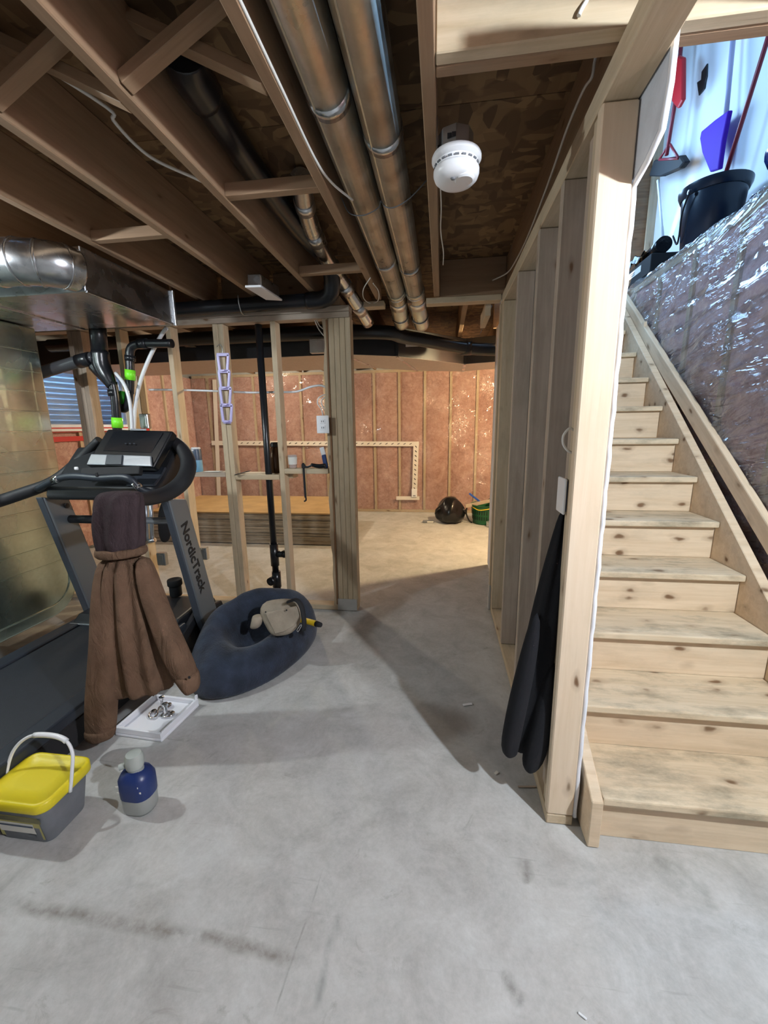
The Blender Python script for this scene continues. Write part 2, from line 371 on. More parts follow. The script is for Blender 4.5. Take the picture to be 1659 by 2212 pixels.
def tubev(pts, r, seg=12, sx=1.0, up=(0, 0, 1)):
    P = np.array(pts, float); n = len(P); R = np.full(n, r, float) if np.isscalar(r) else np.interp(np.linspace(0, 1, n), np.linspace(0, 1, len(r)), r)
    T = np.gradient(P, axis=0); T /= np.linalg.norm(T, axis=1)[:, None] + 1e-12
    u = np.array(up, float)
    if abs(u.dot(T[0])) > 0.9: u = np.array([1.0, 0.2, 0])
    V = []
    for i in range(n):
        u = u - T[i] * u.dot(T[i]); u /= np.linalg.norm(u); v = np.cross(T[i], u)
        for k in range(seg):
            a = 2 * math.pi * k / seg
            V.append(P[i] + R[i] * (math.cos(a) * u + sx * math.sin(a) * v))
    Fc = [(i * seg + k, i * seg + (k + 1) % seg, (i + 1) * seg + (k + 1) % seg, (i + 1) * seg + k) for i in range(n - 1) for k in range(seg)]
    Fc += [tuple(range(seg))[::-1], tuple(range((n - 1) * seg, n * seg))]
    return V, Fc
def tube(name, pts, r, mat, parent=None, seg=12, curve=True, n=6, sx=1.0, up=(0, 0, 1)):
    if curve: pts = smooth_path(pts, n)
    V, Fc = tubev(pts, r, seg, sx, up)
    o = mesh(name, V, Fc, mat, parent, smooth=True)
    flat_caps(o, seg); return o
def flat_caps(o, seg):
    for p in o.data.polygons:
        if len(p.vertices) > 4: p.use_smooth = False
def lathe(name, prof, loc, mat, parent=None, seg=24, axis=(0, 0, 1), smooth=True, mats=None, mif=None, bevel=0):
    V = []
    for r, z in prof:
        for k in range(seg):
            a = 2 * math.pi * k / seg; V.append((r * math.cos(a), r * math.sin(a), z))
    n = len(prof)
    Fc = [(i * seg + k, i * seg + (k + 1) % seg, (i + 1) * seg + (k + 1) % seg, (i + 1) * seg + k) for i in range(n - 1) for k in range(seg)]
    if prof[0][0] > 1e-6: Fc.append(tuple(range(seg))[::-1])
    if prof[-1][0] > 1e-6: Fc.append(tuple(range((n - 1) * seg, n * seg)))
    q = Vector((0, 0, 1)).rotation_difference(Vector(axis).normalized())
    M = Matrix.Translation(Vector(loc)) @ q.to_matrix().to_4x4()
    o = mesh(name, V, Fc, mat, parent, smooth=False, M=M)
    if smooth:
        o.data.polygons.foreach_set('use_smooth', [len(p.vertices) <= 4 for p in o.data.polygons])
        try: o.data.set_sharp_from_angle(angle=math.radians(38))
        except Exception: pass
    return o
def grid(name, fn, nu, nv, mat, parent=None, smooth=True, solid=0, sub=0):
    V = [fn(u, v) for u in np.linspace(0, 1, nu) for v in np.linspace(0, 1, nv)]
    Fc = [(i * nv + j, i * nv + j + 1, (i + 1) * nv + j + 1, (i + 1) * nv + j) for i in range(nu - 1) for j in range(nv - 1)]
    return mesh(name, V, Fc, mat, parent, smooth=smooth, solid=solid, sub=sub)
def loft(name, loops, mat, parent=None, sub=1, cap=True, smooth=True):
    n = len(loops[0]); V = [p for l in loops for p in l]
    Fc = [(i * n + k, i * n + (k + 1) % n, (i + 1) * n + (k + 1) % n, (i + 1) * n + k) for i in range(len(loops) - 1) for k in range(n)]
    if cap: Fc += [tuple(range(n))[::-1], tuple(range((len(loops) - 1) * n, len(loops) * n))]
    o = mesh(name, V, Fc, mat, parent, smooth=smooth, sub=sub); return fixn(o)
def fbm(x, y, z=0.0, oct=3):
    s = 0; a = 1.0
    for i in range(oct):
        s += a * mnoise.noise(Vector((x, y, z))); x *= 2.1; y *= 2.1; z *= 2.1; a *= 0.5
    return s

# ================================================================== SETTING
XL, YB, XR = -4.2, 6.82, 1.40           # left wall, back wall, right wall faces
JB, JT = 2.295, 2.53                    # joist bottom / top
# ---- floor
fl = mesh('floor', boxv((-4.6, -2.6, -0.12), (1.78, 7.2, 0)), BF, CONC)
tag(fl, 'worn grey concrete basement floor slab', kind='structure')
# ---- ceiling
ceil = struct('ceiling', 'open floor joists under osb subfloor', (-1.2, 2, JT))
ys = [-2.6, -0.69, 0.53, 1.75, 2.97, 4.19, 5.41, 6.6, 7.2]
for i in range(len(ys) - 1):
    xs = [(-4.6, -3.4), (-3.4, -0.96), (-0.96, 0.46)] if i % 2 else [(-4.6, -2.2), (-2.2, 0.46)]
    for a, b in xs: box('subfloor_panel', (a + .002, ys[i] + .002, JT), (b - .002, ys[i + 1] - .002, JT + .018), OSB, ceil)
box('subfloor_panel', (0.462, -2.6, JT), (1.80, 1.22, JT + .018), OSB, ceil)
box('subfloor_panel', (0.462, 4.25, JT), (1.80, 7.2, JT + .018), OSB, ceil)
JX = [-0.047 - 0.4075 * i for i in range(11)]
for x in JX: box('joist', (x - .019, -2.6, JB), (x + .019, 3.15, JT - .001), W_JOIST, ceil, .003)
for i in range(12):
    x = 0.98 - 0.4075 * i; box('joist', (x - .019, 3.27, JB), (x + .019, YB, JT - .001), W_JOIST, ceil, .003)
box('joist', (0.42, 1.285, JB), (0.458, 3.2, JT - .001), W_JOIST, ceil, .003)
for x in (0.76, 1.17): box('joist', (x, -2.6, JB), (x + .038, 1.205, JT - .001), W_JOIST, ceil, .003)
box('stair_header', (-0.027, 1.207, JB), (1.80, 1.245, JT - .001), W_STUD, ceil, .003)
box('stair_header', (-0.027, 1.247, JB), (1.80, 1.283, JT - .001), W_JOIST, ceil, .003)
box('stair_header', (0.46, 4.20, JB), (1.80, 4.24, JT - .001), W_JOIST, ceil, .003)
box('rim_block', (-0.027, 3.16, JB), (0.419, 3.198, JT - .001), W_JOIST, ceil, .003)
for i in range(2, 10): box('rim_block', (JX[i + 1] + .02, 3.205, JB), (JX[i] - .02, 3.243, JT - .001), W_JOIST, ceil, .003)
box('bearing_plate', (-0.12, 3.16, JB - .039), (0.394, 3.25, JB - .001), W_STUD, ceil, .003); box('bearing_plate', (-0.62, 3.16, JB - .039), (-0.42, 3.25, JB - .001), W_STUD, ceil, .003)
box('blocking', (0.30, 3.3, 2.19), (0.34, 3.7, 2.29), W_STUD, ceil, .003)
def cross(i, Y):
    xa, xb = JX[i + 1] + .019, JX[i] - .019
    board('bridging', (xa, Y, JB + .02), (xb, Y, JT - .03), .045, .03, (0, 1, 0), W_JOIST, ceil)
    board('bridging', (xa, Y + .06, JT - .03), (xb, Y + .06, JB + .02), .045, .03, (0, 1, 0), W_JOIST, ceil)
for i in (1, 2, 4, 5): cross(i, 1.20)
cross(1, 1.23 - .9); cross(2, .3)
for i, Y in ((1, 1.74), (1, 2.60), (3, 2.0)):
    box('blocking', (JX[i + 1] + .019, Y - .02, JB + .004), (JX[i] - .019, Y + .02, JB + .05), W_JOIST, ceil, .002)

# ---- stud partition on the left
PY0, PY1 = 2.97, 3.06
wp = struct('wall_partition', 'open stud partition wall without drywall', (-1.8, 3.0, 0))
box('bottom_plate', (-4.2, PY0, 0.002), (-0.632, PY1, .04), W_STUD, wp, .003)
box('top_plate', (-4.2, PY0, 2.15), (-0.632, PY1, 2.187), W_GREY, wp, .003)
box('top_plate', (-4.2, PY0, 2.189), (-0.632, PY1, 2.226), W_GREY, wp, .003)
box('bearing_plate', (-4.2, PY0 + .02, 2.23), (-0.7, PY1 + .12, 2.293), W_JOIST, wp, .003)
for x in (-3.6, -3.2, -2.80, -2.76, -2.72, -2.40, -1.995, -1.632, -1.593, -1.20, -.782, -.743, -.704):
    box('stud', (x, PY0 + (.006 if x == -1.593 else 0), .042), (x + .0375, PY1, 2.148), W_GREY if x in (-2.80, -2.76, -2.72) else W_STUD, wp, .002)
V = []; n = 26                                    # bark-edged outer jamb stud, wavy left edge
for i in range(n):
    z = .042 + (2.106) * i / (n - 1); e = .006 * math.sin(i * 1.7) + .006 * math.sin(i * .61)
    V += [(-.823 + e, PY0, z), (-.784, PY0, z), (-.784, PY1, z), (-.823 + e, PY1, z)]
Fb = [(4 * i + k, 4 * i + (k + 1) % 4, 4 * i + 4 + (k + 1) % 4, 4 * i + 4 + k) for i in range(n - 1) for k in range(4)] + [(3, 2, 1, 0), tuple(4 * n - 4 + k for k in range(4))]
MB = Matrix(((0, 0, 1, -.8), (0, 1, 0, 3.0), (-1, 0, 0, 1.0), (0, 0, 0, 1)))
Vl = [(1.0 - z, y - 3.0, x + .8) for x, y, z in V]
fixn(mesh('stud', Vl, Fb, W_STUD, wp, M=MB))
box('bark_strip', (-.800, PY0 - .004, .05), (-.785, PY0 + .002, 2.14), W_BARK, wp, .003)
box('jamb_stud', (-.665, PY0, .042), (-.628, PY1, 2.148), W_STUD, wp, .002)
box('jamb_shoe', (-.79, PY0 - .004, .006), (-.636, PY0 - .001, .10), MSTRIP, wp)
shelf1 = box('blocking', (-1.956, PY0, 1.055), (-1.634, PY1, 1.093), W_GREY, wp, .002)
shelf2 = box('blocking', (-1.554, PY0 - .006, 1.035), (-1.202, PY0 + .030, 1.073), W_STUD, wp, .002)
box('blocking', (-1.554, PY1 + .002, 1.035), (-1.13, PY1 + .12, 1.073), W_STUD, wp, .002)
shelf3 = box('blocking', (-1.161, PY0, 1.08), (-.825, PY1, 1.118), W_STUD, wp, .002)

# ---- stud wall beside the stairs
SX0, SX1 = 0.395, 0.484
wsd = struct('wall_stairside', 'open stud wall beside the staircase', (0.44, 2.2, 0))
box('bottom_plate', (SX0, 1.31, .002), (SX1, 3.20, .04), W_STUD, wsd, .003)
box('top_plate', (SX0, .88, 2.222), (SX1, 3.20, 2.257), W_STUD, wsd, .003)
box('top_plate', (SX0 + .004, .88, 2.259), (SX1 + .002, 3.20, 2.294), W_STUD, wsd, .003)
box('end_post', (SX0, 1.31, .042), (SX1, 1.348, 2.22), W_POST, wsd, .004)
box('stud', (SX0 + .006, 1.351, .042), (SX1, 1.389, 2.22), W_STUD, wsd, .003)
for y in (1.655, 2.01, 2.51): box('stud', (SX0, y, .042), (SX1, y + .038, 2.22), W_GREY, wsd, .003)
for y in (1.43,): box('stud', (SX0 + .02, y, .042), (SX1, y + .038, 2.22), W_GREY, wsd, .003)
for y in (3.04, 3.08, 3.122): box('jamb_stud', (SX0 - (.0 if y < 3.1 else .012), y, .042), (SX1, y + .038, 2.22), W_STUD, wsd, .003)
box('jamb_shoe', (SX0 - .016, 3.10, .004), (SX0 - .002, 3.16, .20), MSTRIP, wsd)
dw = prism('drywall_sheet', [(1.332, .02), (1.327, .9), (1.333, 1.5), (1.330, 2.04), (1.26, 2.055), (1.195, 2.085), (1.178, 2.16), (1.18, 2.29), (4.2, 2.29), (4.2, .02)], 0, .487, .499, GYP, wsd)
def edge_strip():                                  # torn, uneven paper-faced edge of the drywall
    pts = []
    for i in range(60):
        z = .03 + 2.0 * i / 59; pts.append((.4935, 1.3245 + .003 * math.sin(i * 1.3) + .002 * math.sin(i * 3.1) - .002, z))
    for p in ((.494, 1.257, 2.05), (.494, 1.192, 2.08), (.494, 1.174, 2.16), (.494, 1.174, 2.285)): pts.append(p)
    o = tube('torn_edge', pts, .0085, WHITEF, dw, 6, curve=False); return o
edge_strip()

# ---- insulated walls
def batt(parent, axis, fixed, a, b, z0, z1, depth, sgn, mat, seed, name='batt'):
    nu, nv = 7, 22; V = []
    for i in range(nu):
        u = i / (nu - 1)
        for j in range(nv):
            v = j / (nv - 1)
            bul = depth * (math.sin(math.pi * u) ** 0.5) * (math.sin(math.pi * min(1, max(0, v))) ** 0.3) * (0.75 + 0.5 * fbm(u * 2 + seed, v * 6, seed))
            t = a + (b - a) * u; q = fixed + sgn * bul
            V.append((q, t, z0 + (z1 - z0) * v) if axis == 0 else (t, q, z0 + (z1 - z0) * v))
    Fc = [(i * nv + j, i * nv + j + 1, (i + 1) * nv + j + 1, (i + 1) * nv + j) for i in range(nu - 1) for j in range(nv - 1)]
    return mesh(name, V, Fc, mat, parent, smooth=True)
# back wall
wb = struct('wall_back', 'pink fibreglass insulated wall behind clear plastic sheet', (-1.4, YB, 0))
box('outer_wall', (-4.4, YB + .12, -.1), (1.8, YB + .3, 2.6), FNDN, wb)
x = 1.36; k = 0
while x > XL - .2:
    box('stud', (x - .019, YB, .04), (x + .019, YB + .09, 2.25), W_STUD, wb, 0)
    if x - .4075 > XL - .3: batt(wb, 1, YB + .03, x - .39, x - .019, .04, 2.25, .035, -1, PINK, k * 3.3)
    x -= .4075; k += 1
box('bottom_plate', (XL, YB - .002, .001), (1.5, YB + .09, .039), W_STUD, wb)
box('top_plate', (XL, YB - .002, 2.25), (1.5, YB + .09, 2.29), W_STUD, wb)
def wr(u, v, amp, s):                                # wrinkle field for plastic
    a = fbm(u * 3 + s, v * 3, s); r1 = 1 - abs(fbm(u * 2.1 + v * 3.3 + s, v * 1.1 - u * 2.5, s + 2)); r2 = 1 - abs(fbm(u * 7 - v * 4 + s, v * 6 + u * 3, s + 5))
    return amp * (0.6 * a + 0.9 * r1 ** 3 + 0.35 * r2 ** 4)
def fpoly_back(u, v):
    X = XL + u * 5.7; Z = .01 + v * 2.28
    return (X, YB - .026 - wr(X * 1.6, Z * 1.6, .012, 1.0), Z)
grid('plastic_sheet', fpoly_back, 240, 100, POLY, wb)
def tape_strip(parent, px, w, mat, Y=None, X=None):
    pts = [np.array(onY(*p, Y)) for p in px] if Y is not None else [np.array(onX(*p, X)) for p in px]
    sd = (0, 1, 0) if Y is not None else (1, 0, 0)
    for a, b in zip(pts[:-1], pts[1:]): board('tape_strip', a, b, .004, w, sd, mat, parent, 0)
TY = YB - .052
tape_strip(wb, [(457, 957), (905, 959)], .075, TAPEW, Y=TY)
tape_strip(wb, [(899, 955), (895, 1078)], .085, TAPEW, Y=TY - .006)
tape_strip(wb, [(856, 1076), (906, 1076)], .06, TAPEW, Y=TY - .004)
tape_strip(wb, [(463, 820), (474, 1092)], .07, TAPEW, Y=TY - .005)
mk = onY(895, 1065, TY - .02)
for i in range(34):                                  # printed ticks on the tape
    t = i / 33; a = onY(470 + 430 * t, 957 + 2 * t, TY - .004)
    board('tape_print', a + np.array([-.018, 0, -.008]), a + np.array([.018, 0, .010]), .002, .010, (0, 1, 0), BLACKP, wb, 0)
for i in range(11):
    a = onY(898.5 - 3.5 * i / 10, 965 + 100 * i / 10, TY - .010)
    board('tape_print', a + np.array([-.012, 0, .014]), a + np.array([.014, 0, -.012]), .002, .012, (0, 1, 0), BLACKP, wb, 0)
ob = thing('outlet_box', mk, 'white outlet box in the taped corner on the back wall', 'outlet')
box('cover', mk + np.array([-.045, -.012, -.07]), mk + np.array([.045, .012, .07]), WHITE, ob, .006)
box('socket', mk + np.array([-.02, -.016, -.052]), mk + np.array([.02, -.012, -.035]), GREYTUB, ob, .002)
# left wall with the window
wl = struct('wall_left', 'insulated side wall of the back room with a window', (XL, 4.6, 0))
WY0, WY1, WZ0, WZ1 = 4.0, 5.35, 1.44, 2.18
box('outer_wall', (XL - .25, -2.6, -.1), (XL - .1, WY0, 2.6), FNDN, wl)
box('outer_wall', (XL - .25, WY1, -.1), (XL - .1, YB + .3, 2.6), FNDN, wl)
box('outer_wall', (XL - .25, WY0, -.1), (XL - .1, WY1, WZ0), FNDN, wl)
box('outer_wall', (XL - .25, WY0, WZ1), (XL - .1, WY1, 2.6), FNDN, wl)
y = -2.5; k = 0
while y < YB:
    box('stud', (XL - .09, y - .019, .04), (XL, y + .019, (WZ0 if WY0 < y < WY1 else 2.25)), W_STUD, wl, 0)
    y1 = min(y + .39, YB)
    if y1 > WY0 and y < WY1:
        batt(wl, 0, XL - .03, y + .019, y1, .04, WZ0 - .03, .035, 1, PINK, k * 2.7 + 50)
        batt(wl, 0, XL - .03, y + .019, y1, WZ1 + .03, 2.27, .02, 1, PINK, k * 2.7 + 60)
    else: batt(wl, 0, XL - .03, y + .019, y1, .04, 2.25, .035, 1, PINK, k * 2.7 + 50)
    y += .4075; k += 1
def fpoly_left(u, v):
    Y = WY1 + u * (YB - WY1); Z = .01 + v * 2.28
    return (XL + .012 + wr(Y * 1.6, Z * 1.6, .012, 9.0), Y, Z)
for z in (1.40, 1.30): box('tape_strip', (XL + .008, 3.3, z), (XL + .012, 5.6, z + .055), TAPER, wl)
wn = struct('window_1', 'basement window facing a corrugated steel window well', (XL - .1, 4.6, WZ0))
fx0, fx1 = XL - .16, XL - .08
box('window_frame', (fx0, WY0, WZ0), (fx1, WY1, WZ0 + .05), WINF, wn, .004); box('window_frame', (fx0, WY0, WZ1 - .05), (fx1, WY1, WZ1), WINF, wn, .004)
for yy in (WY0, (WY0 + WY1) / 2 - .025, WY1 - .05): box('window_frame', (fx0, yy, WZ0 + .05), (fx1, yy + .05, WZ1 - .05), WINF, wn, .004)
for a, b in ((WY0 + .05, (WY0 + WY1) / 2 - .025), ((WY0 + WY1) / 2 + .025, WY1 - .05)): box('pane', (XL - .125, a, WZ0 + .05), (XL - .117, b, WZ1 - .05), GLASS, wn)
box('window_sill', (XL - .10, WY0 - .03, WZ0 - .03), (XL + .03, WY1 + .03, WZ0), WINF, wn, .004)
def fwell(u, v):
    a = math.pi * u; Z = 0.9 + 1.9 * v; r = .72 + .022 * math.sin(Z * 2 * math.pi / .068)
    return (XL - .26 - .75 * r * math.sin(a), 4.675 - 1.25 * r * math.cos(a), Z)
grid('window_well', fwell, 28, 240, WELL, wn)
box('well_gravel', (XL - 1.0, 3.5, 0.9), (XL - .26, 5.9, 1.1), FNDN, wn)
# right wall (insulated, plastic wraps over its ledge)
LZ = 2.447
wrt = struct('wall_right', 'insulated foundation wall wrapped in shiny plastic beside the stairs', (1.5, 2.0, 0))
box('foundation', (1.54, -2.6, -.1), (1.80, 7.1, LZ - .004), FNDN, wrt)
y = -0.75; k = 0
while y < YB - .1:
    box('stud', (1.462, y - .019, .04), (1.515, y + .019, LZ - .05), W_STUD, wrt, 0)
    batt(wrt, 0, 1.480, y + .010, y + .398, .04, LZ - .008, .045, -1, PINK2, k * 1.9 + 20)
    y += .4075; k += 1
box('top_plate', (1.462, -.8, LZ - .048), (1.54, YB, LZ - .006), W_STUD, wrt)
box('near_wall', (1.40, -2.6, 0), (1.54, -.78, LZ - .01), FNDN, wrt)
def fpoly_right(u, v):
    Y = .2 + u * 4.6; s = v * 2.80
    wk = wr(Y * .9, s * 1.3, .018, 4.0)
    wk += .011 * math.sin(s * 46 + Y * 7 + 3 * fbm(Y * 1.5, s * 1.5, 3)) * max(0, min(1, (s - 1.55) * 1.6)) * max(0, .35 + fbm(Y * 1.3 + 7, s * 2.2, 1))
    R = .05; s0 = LZ - R
    if s < s0: p = (1.424, s); nrm = (-1, 0)
    else:
        a = min((s - s0) / R, math.pi / 2); e = max(0, s - s0 - R * math.pi / 2)
        p = (1.424 + R - R * math.cos(a) + e, LZ - R + R * math.sin(a)); nrm = (-math.cos(a), math.sin(a))
        if e > 0: wk *= .4
    return (p[0] + nrm[0] * wk, Y, p[1] + nrm[1] * wk + .004)
grid('plastic_sheet', fpoly_right, 210, 260, POLY2, wrt)
# near wall behind the camera
wf = box('wall_front', (-4.6, -2.75, -.1), (1.8, -2.6, 2.6), FNDN); tag(wf, 'plain concrete wall behind the room', kind='structure')
# upstairs stairwell shell
wu = struct('wall_stairwell', 'painted upstairs stairwell wall above the ledge', (1.8, 2.7, LZ))
box('painted_wall', (1.80, -1.2, LZ), (1.9, 5.0, 5.0), PAINT, wu)
box('end_wall', (-1.6, 4.32, JT + .02), (1.80, 4.42, 5.0), W_BARK, wu)
box('near_wall', (-1.6, -1.3, JT + .02), (1.80, -1.2, 5.0), PAINT, wu)
box('side_wall', (-1.7, -1.3, JT + .02), (-1.6, 5.0, 5.0), PAINT, wu)
box('upper_ceiling', (-1.7, -1.3, 5.0), (1.9, 5.0, 5.1), PAINT, wu)
box('corner_trim', (1.74, 4.29, LZ + .01), (1.80, 4.318, 5.0), W_STUD, wu)

# ================================================================== STAIRCASE
st = thing('staircase', (0.95, 1.3, 0), 'unfinished pine staircase with open nosings beside plastic-wrapped wall', 'staircase')
RISE, RUN, TX0, TX1 = .1895, .2205, .553, 1.328
for k in range(1, 14):
    yf = 1.25 + (k - 1) * RUN; zt = k * RISE
    if k < 13: box('tread', (TX0, yf, zt - .03), (TX1, yf + RUN + .055, zt), W_TREAD, st, .006, 2)
    box('riser', (TX0, yf + .036, zt - RISE + .001), (TX1, yf + .054, zt - .031), W_STAIR, st, .001)
def sline(Y): return (Y - 1.25) * RISE / RUN
prism('stringer', [(1.235, .003), (1.235, .185), (1.47, .32), (3.9, .32 + sline(3.9) - sline(1.47)), (3.9, 2.0), (3.6, 1.75), (1.5, .003)], 0, .512, .55, W_STAIR, st, .003)
prism('stringer', [(1.30, .003), (1.30, .285), (3.9, .285 + sline(3.9) - sline(1.30)), (3.9, 2.0), (3.6, 1.75), (1.55, .003)], 0, 1.33, 1.372, W_STAIR, st, .003)
hr = thing('handrail', (1.385, 2.4, 1.0), 'plain lumber handrail running up the plastic-wrapped wall', 'handrail')
board('rail', (1.392, 1.36, .50), (1.392, 3.85, 2.46), .085, .036, (0, -.62, .78), W_STAIR, hr, .006, 2)
for Y in (1.75, 3.3): board('bracket', (1.385, Y, sline(Y) + .16), (1.385, Y, sline(Y) + .34), .03, .02, (0, 1, 0), W_STAIR, hr)

# ================================================================== DUCTS, PIPES, WIRING
def P(px, py, Y): return np.array(onY(px, py, Y))
def Pz(px, py, Z): return np.array(onZ(px, py, Z))
def ring(name, c, d, r, w, mat, parent, seg=24):
    d = np.array(d, float); d /= np.linalg.norm(d); c = np.array(c, float)
    return lathe(name, [(r - .002, -w / 2), (r, -w / 2 + .001), (r + .0015, 0), (r, w / 2 - .001), (r - .002, w / 2)], c, mat, parent, seg, d)
def round_duct(label, X, z, r, Yj, tail):
    t = thing('round_duct', (X, 1.5, z - r), label, 'duct', 'round ducts along the joists')
    V, Fc = tubev([(X, -2.2, z), (X, 3.22, z)], r, 28); o = mesh('pipe', V, Fc, GALV_BR, t, smooth=True); flat_caps(o, 28)
    board('seam', (X - r * .55, -2.2, z - r * .845), (X - r * .55, 3.2, z - r * .845), .006, .004, (1, 0, 0), GALV_BR, o, .001)
    for y in Yj:
        V, Fc = tubev([(X, y, z), (X, y + .045, z)], r + .003, 28); mesh('joint_sleeve', V, Fc, GALV, t, smooth=True)
    pts = [(X, 3.18, z)] + tail
    o = tube('elbow', pts, [r + .004, r + .002, r * .98, r * .95], GALV_BR, t, 24)
    sp = smooth_path(pts, 6)
    i = len(sp) // 3
    tube('foil_tape', [sp[i], sp[i + 1], sp[i + 3]], r + .005, FOIL, t, 24, curve=False)
    for i in (2, -5): 
        d = sp[i + 1] - sp[i]; ring('crimp', sp[i], d, r + .006, .012, GALV, t)
    return t
round_duct('long galvanised round duct against the cable-stapled joist', -.338, 2.366, .064, (0.2, 1.36, 2.6), [(-.336, 3.34, 2.345), (-.335, 3.46, 2.285), (-.333, 3.60, 2.235)])
round_duct('long galvanised round duct nearer the smoke alarm joist', -.204, 2.366, .063, (0.1, 1.55, 2.7), [(-.196, 3.34, 2.345), (-.185, 3.47, 2.28), (-.172, 3.62, 2.22)])
t = thing('branch_duct', Pz(700, 560, 2.36), 'thin galvanised branch duct dropping through the joist bay', 'duct')
cp = [Pz(650, 385, 2.47), Pz(658, 440, 2.455), Pz(676, 500, 2.43), Pz(706, 558, 2.40), Pz(738, 606, 2.36), Pz(766, 650, 2.29), Pz(795, 697, 2.20)]
tube('pipe', cp, .046, GALV, t, 20)
sp = smooth_path(cp, 6)
for i, m in ((5, FOIL), (12, GALV), (20, GALV_BR), (25, FOIL), (31, GALV)):
    tube('sleeve', [sp[i], sp[i + 2]], .0495, m, t, 20, curve=False)
t = thing('drain_pipe', (-1.5, 2.9, 2.2), 'black plastic drain pipe along the partition top', 'pipe')
tube('pipe', [(-3.3, 2.905, 2.225), (-2.0, 2.905, 2.235), (-1.1, 2.905, 2.243), (-.86, 2.90, 2.243)], .047, ABS, t, 20)
tube('elbow', [(-.90, 2.902, 2.243), (-.80, 2.895, 2.245), (-.735, 2.87, 2.27), (-.705, 2.82, 2.33), (-.695, 2.74, 2.40)], .053, ABS, t, 20)
tube('bay_pipe', [(-.69, 2.76, 2.39), (-.72, 2.6, 2.425), (-.765, 2.3, 2.44), (-.775, 1.9, 2.45), (-.765, 1.42, 2.465)], .050, ABS, t, 20)
tube('bay_elbow', [(-.765, 1.48, 2.463), (-.76, 1.38, 2.462), (-.745, 1.33, 2.47)], .060, ABS, t, 20)
for i in (0, 1):
    tube('pipe_hanger', [(-1.36 - i * .9, 2.85, 2.29), (-1.36 - i * .9, 2.853, 2.24), (-1.36 - i * .9, 2.88, 2.19), (-1.36 - i * .9, 2.93, 2.185)], .004, STEELBOX, t, 6)
t = thing('waste_stack', (-1.30, 3.02, 0), 'slim black vertical waste pipe with tee and cleanout in the partition', 'pipe')
vx, vy = -1.305, 3.016
tube('pipe', [(vx, vy, 2.14), (vx, vy, .26)], .0255, ABS, t, 16, curve=False)
tube('tee', [(vx, vy, .52), (vx, vy, .34)], .033, ABS, t, 16, curve=False)
tube('tee_branch', [(vx + .02, vy, .435), (vx + .10, vy, .438)], .026, ABS, t, 14, curve=False)
tube('branch_collar', [(vx + .075, vy, .437), (vx + .115, vy, .438)], .031, ABS, t, 14, curve=False)
tube('cleanout_body', [(vx + .004, vy, .29), (vx + .004, vy, .16)], .035, ABS, t, 16, curve=False)
tube('cleanout_plug', [(vx - .015, vy - .02, .225), (vx - .026, vy - .062, .222)], .033, ABS, t, 16, curve=False)
box('plug_square', (vx - .036, vy - .074, .212), (vx - .016, vy - .058, .232), BLACKM, t, .003)
tube('floor_bend', [(vx + .004, vy, .18), (vx + .002, vy - .006, .12), (vx - .014, vy - .03, .06), (vx - .03, vy - .05, -.02)], .030, ABS, t, 16)
# supply trunk and its round feed
TX, TY0, TY1, TZ0, TZ1 = -1.735, 1.99, 2.68, 2.085, 2.290
t = thing('supply_trunk', (-2.6, 2.3, TZ0), 'shiny rectangular galvanised trunk duct under the joists', 'duct')
box('duct_body', (-3.7, TY0, TZ0), (TX, TY1, TZ1), GALV, t, .004)
box('end_flange', (TX - .006, TY1 - .004, TZ0 - .008), (TX + .016, TY1 + .018, TZ1), FOIL, t, .003)
board('corner_seam', (TX + .002, TY0, TZ0), (TX + .002, TY1, TZ0), .012, .012, (1, 0, 0), GALV, t, .002)
box('drive_cleat', (-2.42, TY0 - .004, TZ0 - .006), (-2.38, TY1, TZ0), GALV, t, .001)
t = thing('feed_duct', (-2.5, 1.86, 2.09), 'round galvanised duct with elbow bands joining the trunk', 'duct')
rz = 2.185
path = [(-3.5, 1.86, rz), (-2.3, 1.86, rz), (-2.02, 1.86, rz), (-1.90, 1.875, rz), (-1.81, 1.93, rz), (-1.785, 2.0, rz)]
tube('pipe', path, .098, GALV, t, 28, n=8); sp = smooth_path(path, 8)
for X in (-2.36, -2.24, -2.06): ring('joint_band', (X, 1.86, rz), (1, 0, 0), .101, .02, GALV, t, 28)
for i in (21, 27, 34): ring('elbow_gore', sp[i], sp[i + 1] - sp[i], .101, .012, GALV, t, 28)
box('sticker', (-2.20, 1.755, rz - .03), (-2.12, 1.7575, rz + .015), PAPER, t)
# return air drop
RX = -2.655
arc = [(2.58 - .24 + .24 * math.cos(a), .40 - .25 * math.sin(a)) for a in np.linspace(0, math.pi / 2, 10)]
t = thing('return_duct', (-3.0, 1.8, .14), 'tall brushed sheet-metal return duct with rounded heel', 'duct')
prism('duct_body', [(0.9, 2.08), (2.58, 2.08)] + arc + [(0.9, .15)], 0, -3.3, RX, GALV_DROP, t, .012, seg=3)
z = 1.93
while z > .42:
    board('seam_rib', (RX + .001, .9, z), (RX + .001, 2.565, z), .004, .010, (1, 0, 0), GALV_DROP, t, .0015); z -= .128
a2 = [(RX + .001, 2.58 - .24 + .17 * math.cos(a), .40 - .17 * math.sin(a)) for a in np.linspace(0, math.pi / 2, 10)]
tube('heel_seam', [(RX + .001, 2.51, .46)] + a2 + [(RX + .001, .9, .23)], .006, GALV_DROP, t, 6, curve=False)
box('foot', (-3.25, .92, 0), (-2.75, 1.3, .15), STEELBOX, t, .004)
